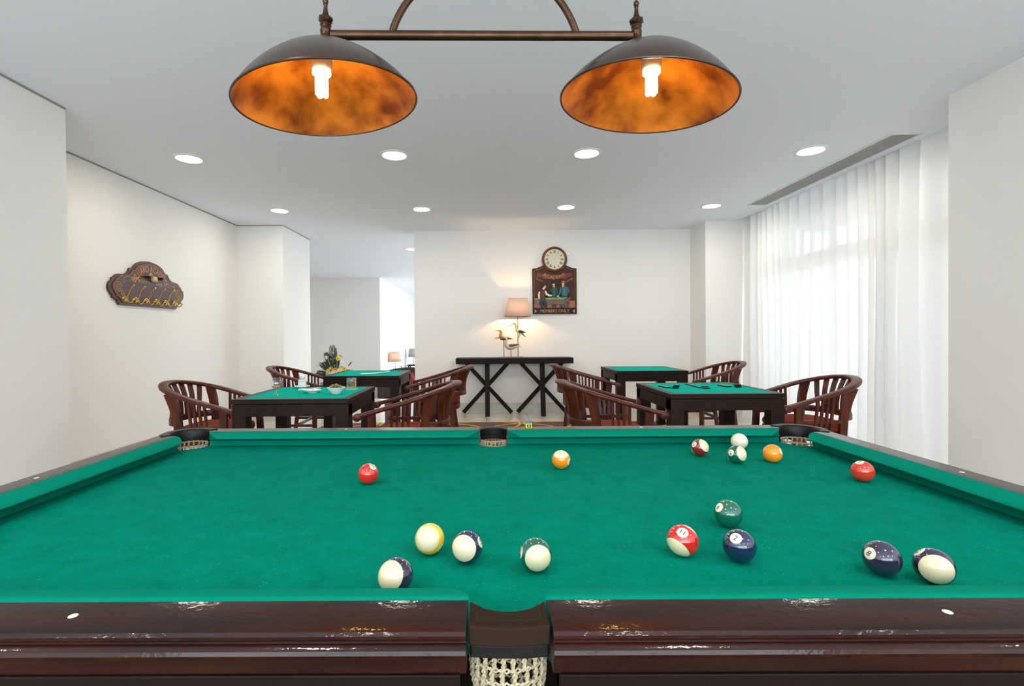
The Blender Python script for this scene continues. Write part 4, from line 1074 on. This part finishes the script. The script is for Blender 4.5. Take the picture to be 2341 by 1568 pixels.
# ------------------------------------------------------------------ coat rack plaque on the left wall
PY, PZ = 5.155, 1.70
RK = thing('coat_rack_plaque', 'brown shaped wooden plaque with brass coat hooks on the left wall', 'sign', (-3.482, PY, PZ))
half = [(.440, 1.499), (.462, 1.535), (.500, 1.560), (.528, 1.562), (.522, 1.582), (.568, 1.630), (.573, 1.675), (.558, 1.705), (.528, 1.730), (.530, 1.750), (.500, 1.752), (.495, 1.768), (.465, 1.785), (.435, 1.793), (.385, 1.795), (.335, 1.812), (.308, 1.840), (.292, 1.866), (.262, 1.868), (.245, 1.880), (.200, 1.920), (.12, 1.952), (.0, 1.968)]
def smooth_half(h): return h
Mw = Matrix(((0, 0, 1), (1, 0, 0), (0, 1, 0)))     # plaque u -> +y, v -> z, depth -> +x
def cat2(pr, n=4):
    o = []
    for i in range(len(pr)-1):
        p0, p1, p2, p3 = pr[max(i-1, 0)], pr[i], pr[i+1], pr[min(i+2, len(pr)-1)]
        for k in range(n):
            t = k/n; o.append(tuple(.5*((2*p1[j]) + (-p0[j]+p2[j])*t + (2*p0[j]-5*p1[j]+4*p2[j]-p3[j])*t*t + (-p0[j]+3*p1[j]-3*p2[j]+p3[j])*t**3) for j in (0, 1)))
    return o + [pr[-1]]
sh = cat2(half[14:]); half = half[:4] + cat2(half[4:8], 3)[:-1] + half[7:14] + sh
ol = [(u, v-PZ) for u, v in half] + [(-u, v-PZ) for u, v in reversed(half[:-1])]
m = M1('plaque_edge'); m.prism(ol, 0.0, .022, Mw); m.obj('edge_moulding', RK, recalc=True, bevel=.005)
ins = [(u*.93, .012+(v-.012)*.90) for u, v in ol]
m = M1('plaque_wood'); m.prism(ins, .018, .030, Mw); m.obj('face_board', RK, recalc=True, bevel=.004)
m = M1('ochre_paint'); ln = [(u*.90, .012+(v-.012)*.86) for u, v in ol]; m.tube([Mw @ Vector((u, v, .0305)) for u, v in ln], .0022, 5, closed=True)
def spiral(cx, cy, r0, turns, sg=1, ph=0):
    n = 30; return [Mw @ Vector((cx+sg*r0*(1-.85*k/n)*cos(ph+turns*2*PI*k/n), cy+r0*(1-.85*k/n)*sin(ph+turns*2*PI*k/n), .0308)) for k in range(n+1)]
for s_ in (-1, 1):
    m.tube(spiral(s_*.455, -.035, .050, 2.2, s_, 1), .0028, 5); m.tube(spiral(s_*.405, -.085, .028, 1.6, s_, 3), .0024, 5); m.tube(spiral(s_*.395, .03, .026, 1.3, s_, 2), .0022, 5)
m.tube([Mw @ Vector((-.40+.25*t, .055+.04*t+.01*sin(t*6), .0306)) for t in [k/10 for k in range(11)]], .0020, 5)
m.tube([Mw @ Vector((.40-.20*t, .040+.03*t, .0306)) for t in [k/10 for k in range(11)]], .0020, 5)
m.obj('scroll_ornament', RK)
m = M1('orange_paint')
def pf(R_, cy, ys, z=.0318):
    return lambda p: Mw @ Vector(((R_+p.y*ys)*sin(p.x/R_), cy+(R_+p.y*ys)*cos(p.x/R_), z))
put_text(m, 'BILLIARD ACADEMY', .062, pf(.27, -.112, 1.5))
m.obj('arched_lettering', RK, label='orange arched lettering')
m = M1('ochre_paint')
put_text(m, 'Members', .062, lambda p: Mw @ Vector((p.x*.9+p.y*.35-.125, .038+p.y-.03*p.x, .0316)))
put_text(m, 'Only', .062, lambda p: Mw @ Vector((p.x*.9+p.y*.35+.125, .030+p.y-.03*p.x, .0316)))
m.tube([Mw @ Vector((-.30+.06*t, .045+.012*sin(t*5), .0306)) for t in [k/8 for k in range(9)]], .002, 5); m.tube([Mw @ Vector((.20+.10*t, .035+.010*sin(t*5), .0306)) for t in [k/8 for k in range(9)]], .002, 5)
m.add([Mw @ Vector(p) for p in ((-.035, .120, .0312), (.035, .120, .0312), (0, .165, .0312))], [(0, 1, 2)])
m.obj('script_lettering', RK, label='ochre slanted lettering')
M1('ivory_ball').sphere(tuple(Mw @ Vector((.015, .085, .055))), .032, 20, 12).obj('ivory_knob', RK)
for u, dz in ((-.085, .10), (.105, .10)):
    Mx_ = Matrix(((0, 0, 1), (1, 0, 0), (0, 1, 0))); m = M1('hair_paint'); m.lathe([(.014, .028), (.014, .085), (.016, .09)], Mw @ Vector((u, dz, 0)), 16, M=Mx_); m.mat('marker_dark'); m.lathe([(.016, .09), (.016, .097), (.001, .0972)], Mw @ Vector((u, dz, 0)), 16, M=Mx_); m.obj('chalk_peg', RK, recalc=True)
for k in range(6):
    u = -.385 + .154*k; h = M1('brass'); v0 = -.140
    Mx_ = Matrix(((0, 0, 1), (1, 0, 0), (0, 1, 0)))
    h.lathe([(.026, .030), (.026, .034), (.020, .038), (.020, .043), (.011, .046), (.008, .058)], Mw @ Vector((u, v0, 0)), 20, M=Mx_)
    h.tube([Mw @ Vector(p) for p in ((u, v0, .055), (u, v0+.03, .070), (u, v0+.08, .088), (u, v0+.115, .108), (u, v0+.125, .122))], [.0075, .006, .0055, .0055, .006], 8); h.sphere(tuple(Mw @ Vector((u, v0+.127, .125))), .010, 10, 8)
    h.tube([Mw @ Vector(p) for p in ((u, v0, .055), (u, v0-.030, .066), (u, v0-.040, .085), (u, v0-.030, .105), (u, v0-.012, .115))], [.0085, .0075, .007, .006, .007], 8); h.sphere(tuple(Mw @ Vector((u, v0-.008, .117))), .009, 10, 8)
    h.obj('coat_hook', RK, label='brass double coat hook', recalc=True)

# ------------------------------------------------------------------ flower arrangement
FX, FY, FZ = -2.629, 8.62, .56
KF = .000408
st = thing('plant_stand', 'low grey pedestal under the flower arrangement', 'stand', (FX, FY, 0))
M1('pot_grey').box(-.16, .16, -.16, .16, 0, .36).obj('column', st, bevel=.01); M1('pot_grey').box(-.18, .18, -.18, .18, .36, .39).obj('cap', st, bevel=.005)
FA = thing('flower_arrangement', 'tall fan of dark palm leaves with yellow gerberas and white lilies', 'flowers', (FX, FY, .39))
def fl_(zx, zy, y=0): return Vector(((zx-960)*KF, y, (1400-zy)*KF + .115))
M1('pot_grey').lathe([(.07, 0), (.10, .02), (.115, .09), (.105, .10), (.001, .09)], n=28).obj('pot', FA, recalc=True)
def frond(base, tip, w, y=0):
    m = M1('leaf_dark'); B, T = fl_(*base, y), fl_(*tip, y); d = (T-B); L_ = d.length; t = d.normalized(); s = Vector((t.z, 0, -t.x))
    m.tube([B, T], [.004, .001], 5)
    n = 26
    for k in range(n):
        f = .12+.88*k/n; p = B + d*f; wl = w*KF*(sin(PI*min(1, f*.75+.2)))**.8*(1 if f < .9 else .7)
        for sg in (-1, 1):
            e = p + s*sg*wl*.75 + t*wl*.85 + Vector((0, random.uniform(-.02, .02), 0)); q = (e-p).normalized(); o_ = Vector((0, 1, 0)).cross(q)*.0045
            mid_ = p.lerp(e, .45); m.add([p-o_*.5, mid_-o_*1.2, e, mid_+o_*1.2], [(0, 1, 2, 3)])
    m.obj('palm_frond', FA)
for a in (((960, 1250), (970, 110), 190), ((920, 1250), (815, 140), 170), ((940, 1250), (690, 430), 200), ((900, 1280), (550, 460), 200), ((860, 1300), (520, 860), 190), ((850, 1320), (310, 880), 160), ((830, 1400), (150, 1380), 150), ((850, 1380), (260, 1260), 160), ((1000, 1250), (1050, 230), 160), ((1020, 1270), (1130, 640), 190), ((780, 1420), (260, 1450), 130)): frond(a[0], a[1], a[2], random.uniform(-.03, .05))
def gerbera(zx, zy, r, mat, y=-.06, tiltx=0):
    m = M1(mat); c = fl_(zx, zy, y); R_ = r*KF
    n = 16
    for lay, (rr, off) in enumerate(((1, 0), (.78, .2))):
        for k in range(n):
            a = 2*PI*(k+off*2)/n; u = Vector((cos(a), 0, sin(a))); v = Vector((-sin(a), 0, cos(a))); o_ = Vector((0, -.006-.006*lay, 0)); e = R_*rr
            m.add([c+o_, c+u*e*.55+v*e*.14+o_, c+u*e+v*e*.09, c+u*e*1.03, c+u*e-v*e*.09, c+u*e*.55-v*e*.14+o_], [(0, 1, 2, 3, 4, 5)])
    m.mat('flower_eye'); m.sphere(tuple(c+Vector((0, -.012, 0))), R_*.24, 10, 6); m.obj('gerbera', FA)
for g_ in ((1195, 695, 100, 'petal_yellow'), (1460, 1130, 95, 'petal_yellow'), (1215, 1275, 100, 'petal_yellow'), (1385, 1255, 95, 'petal_yellow'), (900, 1185, 85, 'petal_orange'), (1075, 1165, 85, 'petal_orange'), (760, 1200, 80, 'petal_orange')): gerbera(*g_)
def lily(zx, zy, r, mat='petal_white', y=-.07):
    m = M1(mat); c = fl_(zx, zy, y); R_ = r*KF
    for k in range(6):
        a = 2*PI*k/6+.4; u = Vector((cos(a), -.25, sin(a))); v = Vector((-sin(a), 0, cos(a)))
        m.add([c, c+u*R_*.5+v*R_*.18, c+u*R_+Vector((0, .012, 0)), c+u*R_*.5-v*R_*.18], [(0, 1, 2, 3)])
    m.obj('lily', FA)
for g_ in ((720, 650, 110), (980, 1280, 115, 'petal_cream'), (1000, 470, 60, 'petal_cream'), (870, 1105, 80, 'petal_cream'), (410, 900, 90, 'petal_cream'), (1040, 1230, 80)): lily(*g_)
m = M1('petal_white')
rn = random.Random(4)
for k in range(60):
    t = rn.random(); zx = 1320+60*t*rn.uniform(-1.5, 2.2); zy = 760+290*t; m.sphere(tuple(fl_(zx+rn.uniform(-60, 60), zy, rn.uniform(-.05, .02))), rn.uniform(16, 30)*KF, 6, 5, (1, .5, .8))
for k in range(12): m.sphere(tuple(fl_(1560+rn.uniform(-50, 90), 1060+rn.uniform(-50, 90), -.02)), 20*KF, 6, 5)
m.obj('white_blossom', FA)
m = M1('bud_green')
for a, b, c_, d_ in ((820, 350, 860, 430), (870, 300, 880, 360), (920, 390, 925, 460), (1010, 350, 985, 390), (550, 700, 640, 780), (870, 680, 900, 770), (260, 1000, 370, 1000), (1060, 960, 1020, 1040), (930, 1020, 960, 1080), (470, 1270, 520, 1330), (390, 1450, 420, 1450), (1040, 690, 1010, 710)):
    p, q = fl_(a, b, -.06), fl_(c_, d_, -.06); m.tube([p, p.lerp(q, .5), q], [.002, 16*KF, .003], 7)
m.obj('lily_bud', FA)
m = M1('leaf_mid')
for k in range(70):
    zx = rn.uniform(1150, 1720); zy = 1300-rn.random()*(260 if zx < 1400 else 120); p = fl_(zx, zy, rn.uniform(-.05, .05)); a = rn.uniform(0, PI); u = Vector((cos(a), 0, sin(a)))*.016; v = Vector((-sin(a), .3, cos(a)))*.006
    m.add([p-u, p+v, p+u, p-v], [(0, 1, 2, 3)])
for k in range(14):
    t = k/13; p = fl_(1610+130*t, 1040-150*t, -.02); 
    for sg in (-1, 1): m.add([p, p+Vector((.010*sg, 0, .010)), p+Vector((.006*sg, 0, .024))], [(0, 1, 2)])
for k in range(14):
    t = k/13; p = fl_(1230+110*t, 560+100*t*t, -.02)
    for sg in (-1, 1): m.add([p, p+Vector((.006*sg, 0, .006)), p+Vector((.006*sg, 0, -.010))], [(0, 1, 2)])
m.mat('bud_green')
c0 = fl_(790, 1270, -.09)
m.add([c0+Vector((85*KF*cos(a), -.01*cos(a*2), 130*KF*sin(a)*(1 if sin(a) > 0 else 1.0)+.02*cos(a))) for a in [2*PI*k/20 for k in range(20)]], [tuple(range(20))])
m.obj('foliage', FA)

# ------------------------------------------------------------------ lounge beyond
def small_lamp(x, y, z, lb, lit):
    t = thing('table_lamp', lb, 'lamp', (x, y, z)); k = 1.
    M1('chrome').lathe([(.07, 0), (.07, .012), (.01, .02)], n=20).obj('base', t)
    M1('chrome').tube([(0, 0, .01), (0, 0, .36)], .011, 10).obj('stem', t)
    quadshade(t, 0, .28, .27, .35, .29, .9, 'lit_shade' if lit else 'grey_shade')
    if lit: M1('warm_bulb').sphere((0, 0, .42), .02, 10, 8).obj('bulb', t)
small_lamp(-2.70, 14.9, .10, 'lit pink shaded table lamp in the lounge, the nearer of two', True)
small_lamp(-2.60, 18.0, .10, 'grey shaded table lamp at the edge of the back wall, the farther of two', False)
for y, x, lb in ((14.9, -2.70, 'dark side table under the nearer lounge lamp'), (18., -2.60, 'dark side table under the farther lounge lamp')):
    t = thing('side_table', lb, 'table', (x, y, -.5)); M1('console_wood').box(-.19, .28, -.25, .25, .57, .60).obj('tabletop', t, bevel=.004)
    for sx in (-.15, .24):
        for sy in (-1, 1): M1('console_wood').box(sx-.02, sx+.02, sy*.21-.02, sy*.21+.02, 0, .57).obj('leg', t)
g = M1('gourd'); g.lathe([(.001, 0), (.04, .0), (.055, .03), (.045, .08), (.018, .12), (.022, .15), (.012, .18), (.001, .185)], n=18)
tag(g.obj('gourd_ornament', loc=(-2.50, 14.8, .10), recalc=True), 'small orange gourd shaped ornament beside the nearer lounge lamp', 'ornament')
SO = thing('sofa', 'dark brown lounge sofa with arched back, seen past the back wall', 'sofa', (-2.10, 13.6, -.5))
m = M1('sofa_brown'); n = 20; pts = [(-.62, 0), (-.62, .60)] + [(-.60+1.15*k/n, .62+.16*sin(PI*min(1, .18+.64*k/n))) for k in range(n+1)] + [(.60, .60), (.60, 0)]
m.prism(pts, -.35, -.22, Matrix(((1, 0, 0), (0, 0, -1), (0, 1, 0)))); m.obj('backrest', SO, recalc=True, bevel=.03)
M1('sofa_brown').box(-.60, .60, -.50, .25, .02, .42).obj('seat', SO, bevel=.04); 
for s_ in (-1, 1): M1('sofa_brown').box(s_*.66-.09, s_*.66+.09, -.52, .34, .02, .55).obj('armrest', SO, bevel=.04)
def pillow(x, y, z, mat, lb, rot):
    m = M1(mat); rs = []; n = 9
    for i in range(n):
        for j in range(n): pass
    m.sphere((0, 0, 0), .135, 24, 12, (1, .38, 1)); 
    for i, v in enumerate(m.v):
        x_, y_, z_ = v; q = max(abs(x_), abs(z_))/max(1e-6, sqrt(x_*x_+z_*z_)); m.v[i] = (x_/max(q, .72)*.95, y_, z_/max(q, .72)*.95)
    tag(m.obj('throw_pillow', loc=(x, y, z), rot=rot, recalc=True), lb, 'pillow')
pillow(-2.16, 13.10, .09, 'pillow_white', 'white and lilac throw pillow on the lounge sofa', (.3, .5, .1))
pillow(-1.99, 13.02, .055, 'pillow_red', 'red throw pillow in front of the white one on the lounge sofa', (.35, -.35, .1))
v_ = M1('numeral_black'); v_.lathe([(.001, 0), (.08, 0), (.15, .10), (.14, .22), (.05, .33), (.06, .38), (.001, .38)], n=20)
tag(v_.obj('dark_vase', loc=(-2.36, 17.80, .10), recalc=True), 'dark rounded vase beside the farther lounge lamp', 'vase')
